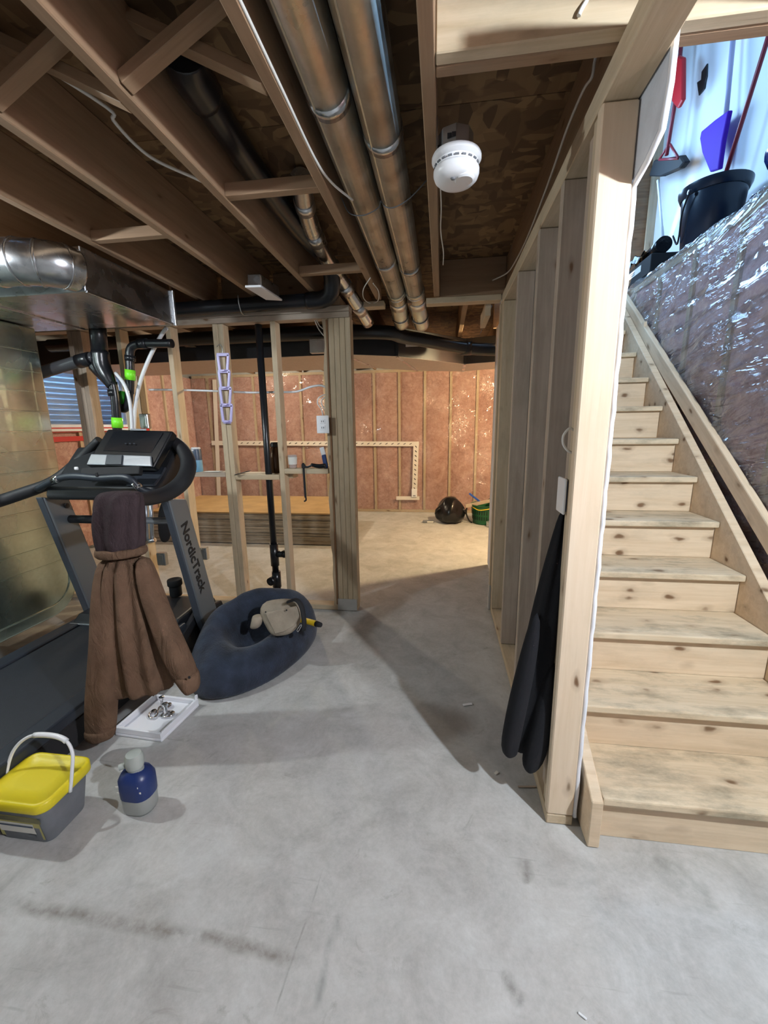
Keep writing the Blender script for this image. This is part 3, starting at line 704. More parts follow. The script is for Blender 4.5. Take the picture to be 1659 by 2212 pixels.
# back-room trunk
front = [(-4.1, 3.85), (-.85, 3.74), (-.41, 3.95), (.225, 4.60), (.72, 4.45)]
back = [(.72, 4.95), (.24, 5.20), (-.29, 5.0), (-.72, 4.66), (-4.1, 4.66)]
t = thing('main_trunk', (-1.5, 4.3, 2.03), 'wide dark sheet-metal trunk duct crossing the back room', 'duct')
ol = front + back; n = len(ol); Vv = [(x, y, 2.035) for x, y in ol] + [(x, y, 2.288) for x, y in ol]
o = mesh('duct_body', Vv, [tuple(range(n))[::-1], tuple(range(n, 2 * n))] + [(i, (i + 1) % n, n + (i + 1) % n, n + i) for i in range(n)], None, t, mats=[GALV_DK, metal('dull_duct_underside', (.62, .58, .54), .55)], mi=[1] + [0] * (n + 1), bevel=.003)
for i in range(4): board('joint_cleat', (*front[i + 1], 2.033), (*back[3 - i], 2.033), .03, .006, (1, 0, 0) if i else (1, .1, 0), GALV, t, .001) if i < 4 else None
for (fx, fy) in front[1:4]: box('joint_cleat', (fx - .015, fy - .012, 2.04), (fx + .015, fy + .002, 2.28), GALV_DK, t, .001)
for px, py, Y, w, h in ((887, 731, 3.95, .035, .022), (893, 743, 3.97, .07, .022)):
    c = P(px, py, Y + .02); box('sticker', c + [-w, -.003, -h], c + [w, .003, h], PAPER, t)
t = thing('sewer_pipe', (-1.5, 3.6, 2.14), 'long black pipe in front of the dark trunk duct', 'pipe')
tube('pipe', [(-3.6, 3.62, 2.19), (-.8, 3.60, 2.185), (-.3, 3.78, 2.16), (.25, 4.25, 2.13), (.75, 4.24, 2.10)], .056, ABS, t, 18)
for q in ((.22, 4.235, 2.131), (-2.2, 3.62, 2.188)): tube('coupling', [(q[0] - .05, q[1] - .0, q[2]), (q[0] + .05, q[1], q[2])], .064, ABS, t, 18, curve=False)
# black wye by the trunk
t = thing('wye_fitting', P(215, 800, 2.74), 'black wye pipe with lime tape hanging below the trunk duct', 'pipe')
YW = 2.74
tube('upper_pipe', [P(214, 712, YW) + [0, 0, .12], P(216, 770, YW)], .052, ABS, t, 20, curve=False)
tube('wye_body', [P(216, 760, YW), P(220, 790, YW), P(232, 815, YW), P(243, 835, YW)], [.056, .056, .048, .034], ABS, t, 20)
tube('wye_branch', [P(205, 790, YW), P(214, 800, YW), P(232, 822, YW)], [.045, .045, .034], ABS, t, 16)
tube('lower_pipe', [P(243, 825, YW), P(250, 870, YW), P(255, 960, YW)], .030, ABS, t, 16)
tube('lower_collar', [P(244, 842, YW), P(246, 856, YW)], .035, ABS, t, 16, curve=False)
tube('lime_tape', [P(252.5, 902, YW), P(254, 924, YW)], .036, LIME, t, 18, curve=False)
tube('side_pipe', [P(205, 772, YW), P(165, 782, YW - .02), P(90, 805, YW - .05), P(30, 824, YW - .07)], .040, plain('grey_black_pipe', (.05, .05, .055), .2), t, 18)
tube('side_coupling', [P(196, 775, YW - .02), P(170, 781, YW - .02)], .046, ABS, t, 18, curve=False)
t = thing('vent_pipe', P(282, 800, 2.80), 'black elbowed pipe with lime tape beside white tubes', 'pipe')
YV = 2.80
tube('pipe', [P(372, 742, YV), P(330, 742, YV), P(296, 744, YV), P(281, 758, YV), P(281, 800, YV), P(280, 850, YV)], .029, ABS, t, 16)
for a, b in (((300, 743), (318, 742)), ((281, 768), (281, 780))): tube('collar', [P(*a, YV), P(*b, YV)], .035, ABS, t, 16, curve=False)
tube('lime_tape', [P(281, 799, YV), P(281, 821, YV)], .034, LIME, t, 16, curve=False)
tube('trap', [P(280, 845, YV), P(277, 872, YV), P(268, 884, YV), P(260, 876, YV), P(262, 850, YV)], .026, ABS, t, 14)
tube('lime_strip', [P(263, 845, YV), P(262, 872, YV)], .027, plain('dark_green_band', (.03, .30, .02), .4), t, 14, curve=False)
tag(tube('pex_tube', [P(360, 708, 2.86), P(345, 730, 2.86), P(322, 775, 2.85), P(303, 825, 2.84), P(292, 880, 2.83), P(289, 950, 2.83)], .0135, PEX, None, 10), 'wider white flexible tube arching down from trunk end', 'tube')
tag(tube('pex_tube', [P(250, 806, 2.72), P(268, 830, 2.67), P(279, 862, 2.66), P(284, 900, 2.66), P(286, 950, 2.66)], .0115, PEX, None, 10), 'short white flexible tube beside the lime-taped wye', 'tube')
# ceiling register boot
t = thing('register_boot', Pz(570, 640, 2.21), 'galvanised register boot with white flange hanging below joists', 'vent')
q = [Pz(529, 621, 2.215), Pz(564, 620, 2.215), Pz(610, 650, 2.215), Pz(574, 648, 2.215)]; cen = sum(q) / 4
Vq = [p + [0, 0, dz] for dz in (0, .012) for p in q]; fixn(mesh('flange', Vq, BF, WHITE, t, bevel=.002))
Vq = [cen + (p - cen) * .86 + [0, 0, dz] for dz in (.012, .078) for p in q]; fixn(mesh('boot', Vq, BF, GALV, t, bevel=.006))
Vq = [cen + (p - cen) * .5 + [0, 0, dz] for dz in (.078, .082) for p in q]
# smoke alarm
c = np.array([.034, 1.50, 2.17])
t = thing('smoke_alarm', c, 'round white smoke alarm on a steel ceiling box', 'smoke alarm')
lathe('octagon_box', [(.052, .0), (.054, .002), (.054, .056), (.0, .056)], c + [-.004, 0, .066], STEELBOX, t, 8, smooth=False)
for a in (-2.0, -1.75):
    box('knockout', c + [.056 * math.cos(a) - .006, .054 * math.sin(a) - .002, .088], c + [.056 * math.cos(a) + .006, .054 * math.sin(a) + .004, .10], BLACKM, t)
box('box_bracket', (-.0279, 1.47, 2.25), (-.0245, 1.53, 2.33), STEELBOX, t)
box('bracket_arm', (-.0279, 1.49, 2.265), (-.018, 1.51, 2.29), STEELBOX, t)
lathe('base_ring', [(.0, .066), (.073, .066), (.076, .060), (.076, .052), (.070, .046), (.066, .044), (.066, .040), (0, .040)], c, WHITE, t, 40)
lathe('body', [(0, -.012), (.035, -.012), (.055, -.008), (.066, .002), (.0705, .014), (.0705, .024), (.064, .032), (.066, .040), (0, .041)], c, WHITE, t, 40)
for k in range(20):
    a = k / 20 * 2 * math.pi; q = c + [.0665 * math.cos(a), .0665 * math.sin(a), .036]
    board('vent_slot', q + [-.006 * math.sin(a), .006 * math.cos(a), 0], q + [.006 * math.sin(a), -.006 * math.cos(a), 0], .004, .005, (0, 0, 1), GREYTUB, t, 0)
lathe('test_button', [(0, -.016), (.026, -.0155), (.031, -.011), (.031, -.006), (0, -.006)], c + [.024, -.020, .001], WHITE, t, 28)
lathe('sensor_dimple', [(0, -.0165), (.006, -.015), (.008, -.012), (0, -.008)], c + [-.010, -.035, .0], GREYTUB, t, 14)
# cables
def cable(label, pts, r=.0035, mat=WIRE, name='cable', group=None, n=5):
    o = tube(name, pts, r, mat, None, 6, n=n); return tag(o, label, 'cable', group)
jr = JX[1] + .021
cable('white cable stapled along the joist beside the round ducts', [(jr, -1.5, 2.302), (jr, .6, 2.303), (jr, 1.2, 2.301), (jr, 1.55, 2.300), (jr + .02, 1.70, 2.30), (-.36, 1.82, 2.294)], .0045)
cable('thin hanger wire looped under the round ducts', [(-.43, 1.93, 2.36), (-.40, 1.94, 2.305), (-.338, 1.94, 2.292), (-.275, 1.93, 2.31), (-.262, 1.92, 2.33), (-.24, 1.91, 2.302), (-.20, 1.90, 2.294), (-.14, 1.88, 2.312), (-.07, 1.86, 2.36)], .0025, GREYTUB, 'hanger_wire')
cable('coiled loop of wire by the joist end', [Pz(800, 600, 2.28), Pz(785, 625, 2.28), Pz(786, 645, 2.28), Pz(800, 655, 2.28), Pz(816, 650, 2.28), Pz(818, 630, 2.28), Pz(806, 612, 2.29)], .003)
cable('thin wire running down below the smoke alarm joist', [Pz(951, 398, 2.30), Pz(953, 450, 2.30), Pz(952, 500, 2.30), Pz(958, 545, 2.298), Pz(957, 572, 2.30)], .003)
cable('white cable stapled along the joist over the stud wall', [(.418, 1.30, 2.50), (.4165, 1.42, 2.47), (.4165, 1.48, 2.43), (.4165, 1.50, 2.40), (.4165, 1.58, 2.42), (.4165, 1.75, 2.42), (.4165, 2.0, 2.38), (.4165, 2.4, 2.345), (.4165, 2.8, 2.36), (.40, 3.0, 2.37), (.33, 3.155, 2.38)], .0045)
cable('white cable crossing the stair header face', [onY(1268, 0, 1.204), onY(1256, 20, 1.2), onY(1250, 34, 1.2)], .005)
cable('white cable drooping through the dark joist bay', [(-1.2505, 1.24, 2.50), Pz(228, 230, 2.44), Pz(245, 260, 2.42), Pz(290, 310, 2.40), Pz(340, 348, 2.38), (-.93, 1.70, 2.35), (-.8842, 1.74, 2.33)], .006)
YC = 3.069
cable('white cable strung across behind the partition studs', [P(322, 842, YC), P(360, 842, YC), P(410, 843, YC), P(470, 845, YC), P(540, 848, YC), P(600, 847, YC), P(640, 846, YC), P(670, 836, YC), P(695, 833, YC), P(712, 843, YC)], .008, PEX)
cable('pair of white cables looping into the outlet', [P(712, 852, 2.985), P(700, 853, 2.98), P(688, 860, 2.98), P(686, 872, 2.98), P(694, 884, 2.98), P(698, 900, 2.97)], .0045)
cable('second white cable looping into the outlet', [P(712, 856, 2.99), P(702, 858, 2.99), P(694, 866, 2.99), P(697, 878, 2.99), P(704, 886, 2.985), P(705, 900, 2.97)], .0045)
for i, (a, b) in enumerate((((678, 688), (699, 725)), ((683, 690), (700, 712)))):
    cable(('upper' if i else 'lower') + ' white wire tail poking out beside the jamb studs', [P(*a, 3.02), P((a[0] + b[0]) / 2 - 1, (a[1] + b[1]) / 2 + 3, 3.0), P(*b, 2.985)], .004)
cable('bent white wire loop beside the wall end post', [(.402, 1.365, 1.33), (.385, 1.36, 1.34), (.372, 1.36, 1.36), (.372, 1.36, 1.385), (.388, 1.362, 1.405), (.402, 1.368, 1.40)], .004)
# electrical boxes
def ebox(label, c, s, mat=STEELBOX, name='junction_box'):
    t = thing(name, c, label, 'electrical box')
    c = np.array(c); s = np.array(s)
    box('box', c - s, c + s, mat, t, .005)
    box('cover_plate', c + [-s[0] * .62, -s[1] - .004, -s[2] * .75], c + [s[0] * .62, -s[1], s[2] * .75], WHITE if name == 'outlet' else mat, t, .002)
    for k in (-1, 1): lathe('screw', [(0, .003), (.004, .002), (.005, 0)], c + [0, -s[1] - .004, k * s[2] * .85], STEELBOX, t, 8, (0, -1, 0))
    return t
ebox('steel junction box on the beam behind the jamb studs', P(688, 748, 3.5), (.07, .03, .055), name='junction_box')
ebox('steel switch box beside the treadmill console', P(314, 910, 2.95), (.035, .02, .055))
ebox('steel outlet box low on the stud behind the coat', P(351, 1207, 2.95), (.037, .022, .052))
ebox('steel outlet box low on the stud beside the drywall stack', P(440, 1195, 3.03), (.037, .022, .052))
c = P(697.5, 917, 2.93)
t = thing('outlet', c, 'white duplex outlet with cables fixed to the jamb', 'outlet')
box('cover_plate', c + [-.045, -.005, -.062], c + [.045, .005, .062], WHITE, t, .004, 2)
box('back_box', c + [-.03, .005, -.05], c + [.03, .045, .05], BLUEL, t, .003)
for dz in (-.022, .022):
    s = box('socket', c + [-.018, -.008, dz - .016], c + [.018, -.005, dz + .016], WHITE, t, .003)
    for dx in (-.007, .007): box('slot', c + [dx - .0015, -.0095, dz - .006], c + [dx + .0015, -.0078, dz + .006], BLACKM, s)
c = np.array([.392, 1.408, 1.19])
t = thing('switch_plate', c, 'blank white cover plate on the stud wall above the dark hoodie', 'switch plate')
box('plate', c - [.004, .042, .058], c + [.004, .042, .058], WHITE, t, .004, 2)
box('mounting_box', c + [.004, -.030, -.05], c + [.05, .020, .05], BLUEST, t, .003)

# ================================================================== TREADMILL
TXC = -1.95; TS = 1.055
def ty(pts): return [(y * TS, max(.02, H + (z - H) * TS)) for y, z in pts]
def PT(px, py, Y): return P(px, py, Y * TS)
t = thing('treadmill', (TXC, 1.6, 0), 'large grey and black treadmill facing the stud partition', 'treadmill')
box('belt', (-2.24, .74, .187), (-1.665, 2.16, .220), RUBBER, t, .012, 3)
for a, b in ((-2.335, -2.242), (-1.663, -1.572)):
    r = box('side_rail', (a, .72, .175), (b, 2.22, .230), RAILP, t, .012, 3)
    box('rail_skirt', (a + .01, .74, .05), (b - .004, 2.26, .175), BLACKM, r, .006)
    for yy in (.85, 2.1): box('foot', (a + .02, yy, .0), (b - .02, yy + .07, .05), BLACKM, t, .006)
box('deck', (-2.24, .76, .125), (-1.665, 2.15, .187), BLACKM, t, .004)
box('rear_cap', (-2.33, .69, .125), (-1.575, .76, .225), BLACKP, t, .02, 3)
mc = prism('motor_cover', ty([(2.02, .20), (2.02, .285), (2.08, .325), (2.36, .335), (2.48, .29), (2.52, .12), (2.04, .12)]), 0, -2.31, -1.60, BLACKP, t, .02, seg=3)
yq, zq = ty([(2.018, .288)])[0]
board('trim_strip', (-2.31, yq, zq), (-1.60, yq, zq), .010, .008, (0, 0, 1), SILV, mc, .002)
prism('side_stripe', ty([(2.06, .20), (2.40, .30), (2.40, .285), (2.06, .18)]), 0, -1.6005, -1.594, UPRT, mc)
prism('side_shield', ty([(2.0, .10), (2.0, .22), (2.2, .31), (2.5, .26), (2.56, .09)]), 0, -1.60, -1.565, BLACKP, t, .008)
def upright(x0, x1):
    u = prism('upright', ty([(1.985, 1.06), (2.145, 1.03), (2.255, .60), (2.335, .27), (2.39, .09), (2.23, .09), (2.155, .31), (2.09, .60)]), 0, x0, x1, UPRT, t, .012, seg=3)
    prism('upright_edge', ty([(1.978, 1.06), (1.992, 1.06), (2.097, .60), (2.162, .31), (2.237, .09), (2.223, .09), (2.148, .31), (2.083, .60)]), 0, x0 + .006, x1 - .006, UPRD, u, .003)
    return u
ur = upright(-1.556, -1.503); ul = upright(-2.347, -2.294)
cu = bpy.data.curves.new('lettering', 'FONT'); cu.body = 'NordicTrack'; cu.size = .093; cu.shear = .0; cu.offset = .0022; cu.extrude = .0012
tmp = bpy.data.objects.new('tmp', cu); COL.objects.link(tmp)
bpy.context.view_layer.update()
me = bpy.data.meshes.new_from_object(tmp.evaluated_get(bpy.context.evaluated_depsgraph_get())); bpy.data.objects.remove(tmp)
me.materials.clear(); me.materials.append(LETTER); me.name = 'lettering'
lo = bpy.data.objects.new('lettering', me)
dx = np.array([0, .243, -.97]); dx /= np.linalg.norm(dx); dyv = np.array([0, .97, .243]); dyv /= np.linalg.norm(dyv)
Mt = Matrix.Identity(4); org = (-1.5018, 2.062 * TS, H + (.90 - H) * TS)
for i in range(3): Mt[i][0] = dx[i]; Mt[i][1] = dyv[i]; Mt[i][2] = (1, 0, 0)[i]; Mt[i][3] = org[i]
place(lo, Mt, ur)
tube('crossbar', [(-2.31, 2.247, .877), (-1.54, 2.247, .877)], .021, SILV, t, 14, curve=False)
for xx in (-2.288, -1.559): lathe('bolt', [(.016, 0), (.016, .008), (0, .010)], (xx, 2.226, .966), BLACKP, t, 10, (1, 0, 0))
tube('crossbar_sleeve', [(-2.294, 2.247, .877), (-2.11, 2.247, .877)], .026, BLACKP, t, 14, curve=False)
# handrails / console ring
hR = [PT(362, 945, 2.20), PT(392, 968, 2.19), PT(407, 1000, 2.12), PT(398, 1035, 2.02), PT(368, 1062, 1.92), PT(325, 1076, 1.78), PT(285, 1078, 1.60), PT(262, 1078, 1.45)]
tube('handrail', hR, [.030, .036, .038, .038, .036, .032, .028, .026], FOAMG, t, 16, sx=1.15)
hL = [PT(215, 950, 2.20), PT(180, 985, 2.19), PT(140, 1022, 2.12), PT(105, 1045, 2.06), PT(60, 1062, 2.0), PT(0, 1082, 1.92), (-2.50, 1.85, 1.01), (-2.50, 1.65, 1.02)]
tube('handrail', hL, [.024, .028, .030, .032, .034, .034, .032, .030], FOAMG, t, 16, sx=1.1)
# console body: tray, screen, speaker panel
def quad_slab(name, px, th, mat, parent, bevel=.01, back=True, seg=3):
    q = [PT(*p) for p in px]; nrm = np.cross(q[1] - q[0], q[3] - q[0]); nrm /= np.linalg.norm(nrm)
    if nrm[1] < 0: nrm = -nrm
    V = [p for p in q] + [p + nrm * th for p in q]
    return fixn(mesh(name, V, BF, mat, parent, bevel=bevel, seg=seg))
sc = quad_slab('console', [(184, 1004, 2.02), (331, 1010, 2.02), (374, 930, 2.15), (232, 926, 2.15)], .055, BLACKG, t, .012)
quad_slab('display', [(222, 973, 2.067), (326, 978, 2.067), (352, 934, 2.135), (246, 931, 2.135)], .010, SCREEN, sc, .002)
quad_slab('speaker_panel', [(186, 1003, 2.010), (328, 1007, 2.010), (326, 984, 2.048), (196, 980, 2.048)], .012, SILV, sc, .006)
quad_slab('speaker_grille', [(226, 1003, 2.003), (262, 1003, 2.003), (264, 982, 2.038), (230, 982, 2.038)], .008, RAILP, sc, .003)
quad_slab('badge', [(281, 929.5, 2.128), (315, 930, 2.128), (316, 926.5, 2.134), (282, 926, 2.134)], .004, SILV, sc, 0)
for a in range(3):
    c = PT(272 + 9 * a, 958, 2.085); box('screen_glyph', c - [.006, .002, .003], c + [.006, .000, .003], RAILP, sc)
tray = prism('console_tray', ty([(1.96, 1.055), (1.97, 1.115), (2.06, 1.17), (2.22, 1.33), (2.25, 1.30), (2.22, 1.12), (2.08, 1.03)]), 0, -2.26, -1.57, BLACKP, t, .03, seg=4)
prism('cup_recess', ty([(1.975, 1.13), (2.06, 1.18), (2.10, 1.22), (2.11, 1.20), (2.0, 1.12)]), 0, -1.75, -1.58, RAILP, t, .006)
quad_slab('accessory_bar', [(172, 1027, 1.93), (300, 1024, 1.93), (302, 1006, 1.95), (176, 1010, 1.95)], .03, BLACKM, t, .006)
gb = [PT(82, 1056, 1.98), PT(112, 1040, 1.93), PT(132, 1032, 1.905), PT(165, 1029, 1.90), (PT(215, 1033, 1.90)), PT(262, 1031, 1.90), PT(284, 1037, 1.90), PT(304, 1056, 1.92), PT(330, 1066, 1.96)]
tube('pulse_bar', gb, .019, RAILP, t, 14)
for i, j in ((1, 2), (6, 7)):
    tube('pulse_grip', [gb[i] * .75 + gb[j] * .25, gb[i] * .1 + gb[j] * .9], .0215, CHROME, t, 14, curve=False)
box('key_clip', PT(209, 1025, 1.885) - [.008, .004, .012], PT(209, 1025, 1.885) + [.008, .004, .012], BLACKM, t, .003)
c = PT(165, 1012, 1.95); box('side_button', c - [.012, .006, .009], c + [.012, .006, .009], WHITE, t, .004)
# black jar behind the motor cover
c = P(384, 1312, 2.50); c[2] = .277
j = thing('lidded_jar', c, 'small black lidded jar on the treadmill motor cover', 'jar')
lathe('jar_body', [(.038, .005), (.04, .012), (.04, .075), (.034, .08), (0, .08)], c, BLACKP, j, 20)
lathe('lid', [(.046, .08), (.048, .084), (.048, .118), (.045, .123), (.0, .123)], c, BLACKM, j, 20)

# ================================================================== COAT
def pxloft(name, rows, mat, parent, n=20, pleat=0.0, k=6, ph=0.0, sub=1, flat=1.0):
    loops = []
    for i, (xl, xr, y, Y, dep) in enumerate(rows):
        a, b = P(xl, y, Y), P(xr, y, Y); c = (a + b) / 2; h = (b - a) / 2; L = []
        for m in range(n):
            th = 2 * math.pi * m / n
            f = 1 + pleat * math.cos(k * th + ph + i * .35) + .03 * math.sin(3.1 * i + 5 * th)
            L.append(c + h * math.cos(th) * (1 + (f - 1) * .5) + np.array([0, dep * math.sin(th) * f, 0]))
        loops.append(L)
    return loft(name, loops, mat, parent, sub)
co = thing('coat', P(260, 1560, 1.455), 'brown canvas hooded work coat hung over the treadmill handrail', 'coat')
pxloft('hood', [(240, 284, 1061, 1.486, .02), (222, 298, 1063, 1.486, .045), (212, 302, 1072, 1.486, .065), (208, 303, 1095, 1.486, .075), (209, 304, 1130, 1.486, .08), (212, 305, 1160, 1.486, .078), (217, 306, 1182, 1.486, .07), (224, 300, 1196, 1.486, .06)], HOOD, co, 40, .13, 7, .9)
pxloft('collar', [(224, 302, 1196, 1.486, .06), (214, 312, 1200, 1.486, .082), (212, 314, 1190, 1.486, .086), (214, 308, 1180, 1.486, .082), (222, 302, 1181, 1.486, .07)], COAT, co, 24, .03, 4)
pxloft('body', [(222, 305, 1196, 1.486, .06), (220, 318, 1240, 1.486, .085), (219, 336, 1300, 1.486, .10), (222, 352, 1360, 1.486, .11), (228, 365, 1420, 1.496, .115), (238, 376, 1465, 1.507, .115), (252, 384, 1487, 1.517, .11)], COAT, co, 56, .17, 11, .4)
sl = pxloft('sleeve', [(216, 246, 1204, 1.466, .035), (207, 250, 1250, 1.445, .05), (203, 252, 1310, 1.425, .055), (201, 254, 1370, 1.409, .055), (197, 254, 1430, 1.399, .055), (191, 250, 1490, 1.394, .055), (188, 249, 1540, 1.394, .05), (190, 247, 1570, 1.394, .048), (192, 244, 1590, 1.394, .044)], COAT, co, 24, .07, 4, 1.0)
pxloft('cuff', [(191, 246, 1568, 1.392, .048), (187, 248, 1574, 1.392, .052), (189, 246, 1590, 1.392, .049), (195, 242, 1594, 1.392, .04)], COAT, sl, 24, .05, 5)
sr = pxloft('sleeve', [(296, 318, 1200, 1.466, .035), (302, 334, 1250, 1.455, .05), (318, 352, 1300, 1.455, .055), (334, 372, 1350, 1.455, .055), (350, 398, 1400, 1.455, .055), (370, 420, 1445, 1.455, .05), (392, 428, 1478, 1.455, .045), (402, 425, 1492, 1.455, .04)], COAT, co, 24, .08, 4, 2.0)
pxloft('cuff', [(376, 423, 1452, 1.453, .052), (380, 428, 1460, 1.453, .054), (398, 430, 1486, 1.453, .046), (404, 425, 1494, 1.453, .036)], COAT, sr, 24, .05, 5)
c = P(409, 1463, 1.399); lathe('cuff_button', [(.006, 0), (.006, .002), (0, .003)], c, BLACKM, sr, 10, (0, -1, 0))

# ================================================================== DOG BED + POUCH
bc = np.array([-1.125, 2.25, 0]); e1 = np.array([.33, .944, 0]); e2 = np.array([.944, -.33, 0])
prof = [(0, .105), (.12, .10), (.22, .105), (.30, .14), (.38, .20), (.48, .27), (.60, .305), (.72, .30), (.83, .262), (.92, .20), (.98, .125), (1.0, .07), (.985, .025), (.95, .002)]
def bed_mesh():
    N = 72; V = [bc + np.array([0, 0, prof[0][1]])]; Fc = []
    for i, (r, z) in enumerate(prof[1:]):
        for k in range(N):
            th = 2 * math.pi * k / N; d1, d2 = math.cos(th), math.sin(th)
            front = .5 - .5 * (d1 * -.55 + d2 * .83)               # 0 near camera side ... 1 far/left
            hz = .70 + .52 * front
            nz = fbm(d1 * 1.6 + 3, d2 * 1.6, r * 2.5) * .05
            rr = r * (1 + nz * .5 + .03 * math.sin(3 * th + .5)) if i < 9 else r * (1 + .02 * math.sin(3 * th + .5) + nz * .3)
            p = bc + e1 * (.475 * rr * d1) + e2 * (.285 * rr * d2)
            zz = z * (hz if r > .2 else .8) * (1 + nz * 1.2); V.append(p + np.array([0, 0, zz]))
    for k in range(N): Fc.append((0, 1 + k, 1 + (k + 1) % N))
    for i in range(len(prof) - 2):
        for k in range(N): Fc.append((1 + i * N + k, 1 + (i + 1) * N + k, 1 + (i + 1) * N + (k + 1) % N, 1 + i * N + (k + 1) % N))
    Fc.append(tuple(1 + (len(prof) - 2) * N + k for k in range(N)))
    return V, Fc
bd = thing('dog_bed', bc, 'navy plush round dog bed slumped beside the treadmill', 'dog bed')
V, Fc = bed_mesh(); o = mesh('plush_body', V, Fc, BEDF, bd, smooth=True, sub=1); fixn(o)
YP = 2.16
tp = thing('tool_pouch', P(605, 1360, YP), 'tan suede tool pouch lying on the dog bed', 'tool pouch')
pxloft('pouch_body', [(582, 640, 1296, YP + .06, .03), (566, 652, 1304, YP + .05, .06), (560, 650, 1322, YP + .03, .08), (570, 652, 1340, YP, .075), (578, 642, 1358, YP - .02, .06), (588, 626, 1370, YP - .03, .04)], SUEDE, tp, 24, .06, 4, .3)
q = [P(572, 1325, YP - .06), P(612, 1316, YP - .055), P(640, 1310, YP - .05), P(648, 1330, YP - .06), P(636, 1352, YP - .075), P(612, 1366, YP - .085), P(594, 1370, YP - .085), P(584, 1350, YP - .075)]
fixn(mesh('pouch_flap', q + [p + np.array([0, .012, 0]) for p in q], [tuple(range(8)), tuple(range(8, 16))[::-1]] + [(i, (i + 1) % 8, 8 + (i + 1) % 8, 8 + i) for i in range(8)], SUEDE, tp, bevel=.004))
pxloft('side_pocket', [(546, 566, 1329, YP, .025), (545, 569, 1332, YP - .01, .03), (541, 566, 1350, YP - .02, .03), (540, 557, 1358, YP - .02, .02)], SUEDE, tp, 16, .04, 3)
tube('strap', [P(622, 1300, YP - .02), P(640, 1296, YP - .03), P(652, 1312, YP - .05), P(657, 1345, YP - .07), P(656, 1362, YP - .07)], .008, BLACKM, tp, 8, sx=2.2)
tube('buckle', [P(641, 1361, YP - .09), P(649, 1350, YP - .095), P(651, 1352, YP - .09), P(644, 1364, YP - .085), P(641, 1361, YP - .09)], .003, CHROME, tp, 6)
for px, py in ((574, 1322), (619, 1318)): lathe('rivet', [(.005, 0), (.004, .003), (0, .004)], P(px, py, YP - .072), BLACKM, tp, 8, (0, -1, .2))
hk = thing('yellow_handled_tool', P(670, 1350, 2.2), 'yellow and black tool handle sticking out of the pouch', 'tool')
tube('handle', [P(648, 1338, 2.22), P(668, 1343, 2.18), P(684, 1348, 2.15)], .017, YELH, hk, 12)
tube('end_cap', [P(683, 1347.5, 2.152), P(693, 1350, 2.135)], [.018, .014], BLACKM, hk, 12, curve=False)

# ================================================================== FLOOR THINGS NEAR THE CAMERA
def rrect(cx, cy, w, d, r, z, n=6):
    L = []
    for sx, sy, a0 in ((1, 1, 0), (-1, 1, 90), (-1, -1, 180), (1, -1, 270)):
        for k in range(n):
            a = math.radians(a0 + 90 * k / (n - 1)); L.append((cx + sx * (w / 2 - r) + r * math.cos(a), cy + sy * (d / 2 - r) + r * math.sin(a), z))
    return L
bx, by = -1.440, 1.098
bk = thing('tub', (bx, by, 0), 'grey plastic tub with yellow snap lid and white bail handle', 'tub')
loft('tub_body', [rrect(bx, by, .20, .155, .03, .001), rrect(bx, by, .205, .16, .032, .006), rrect(bx, by, .245, .20, .035, .165), rrect(bx, by, .25, .205, .035, .175)], GREYTUB, bk, 0)
lid = loft('lid', [rrect(bx, by, .262, .216, .04, .150), rrect(bx, by, .268, .222, .042, .154), rrect(bx, by, .268, .222, .042, .182), rrect(bx, by, .258, .212, .038, .188), rrect(bx, by, .240, .194, .032, .188), rrect(bx, by, .232, .186, .03, .182), rrect(bx, by, .12, .09, .02, .183)], YELLOW, bk, 0)
lid.data.polygons.foreach_set('use_smooth', [len(p.vertices) == 4 for p in lid.data.polygons])
fy = lambda z: by - (.0775 + (z / .165) * .0225) - .001
def lab(name, x0, x1, z0, z1, m, off=.0): 
    V = [(x0, fy(z0) - off, z0), (x1, fy(z0) - off, z0), (x1, fy(z1) - off, z1), (x0, fy(z1) - off, z1)]; mesh(name, V, [(0, 1, 2, 3)], m, bk, center=True)
lab('label', bx - .09, bx + .085, .015, .12, plain('pale_yellow_label', (.50, .45, .16), .5, 0, .1, 60, .35))
lab('label_panel', bx - .085, bx + .058, .040, .088, PAPER, .001)
lab('label_stripe', bx - .085, bx + .055, .070, .078, SLATE, .002); lab('label_block', bx + .02, bx + .052, .022, .036, GREYTUB, .002)
lab('label_band', bx - .10, bx + .095, .096, .118, plain('olive_print', (.14, .13, .06), .6, 0, .1, 90, .5), .0015)
hp = [(bx + .137, by - .01, .150), (bx + .138, by + .01, .22), (bx + .125, by + .035, .275), (bx + .085, by + .05, .310), (bx + .01, by + .055, .318), (bx - .07, by + .05, .305), (bx - .125, by + .03, .25), (bx - .138, by - .01, .150)]
tube('bail_handle', hp, .006, WHITE, bk, 8)
sp = smooth_path(hp, 6); tube('handle_grip', sp[17:29], .0095, WHITE, bk, 10, curve=False)
cb = np.array([-1.122, 1.19, 0]); 
bo = thing('spray_bottle', cb, 'squat clear bottle with navy label and pale cap', 'bottle')
loft('bottle_body', [rrect(cb[0], cb[1], .105, .085, .035, .001), rrect(cb[0], cb[1], .118, .095, .04, .008), rrect(cb[0], cb[1], .120, .097, .04, .06), rrect(cb[0], cb[1], .118, .095, .04, .145), rrect(cb[0], cb[1], .095, .08, .036, .165), rrect(cb[0], cb[1], .04, .04, .018, .178), rrect(cb[0], cb[1], .036, .036, .017, .19)], plain('cloudy_plastic', (.46, .48, .46), .3, transmission_weight=.35), bo, 1)
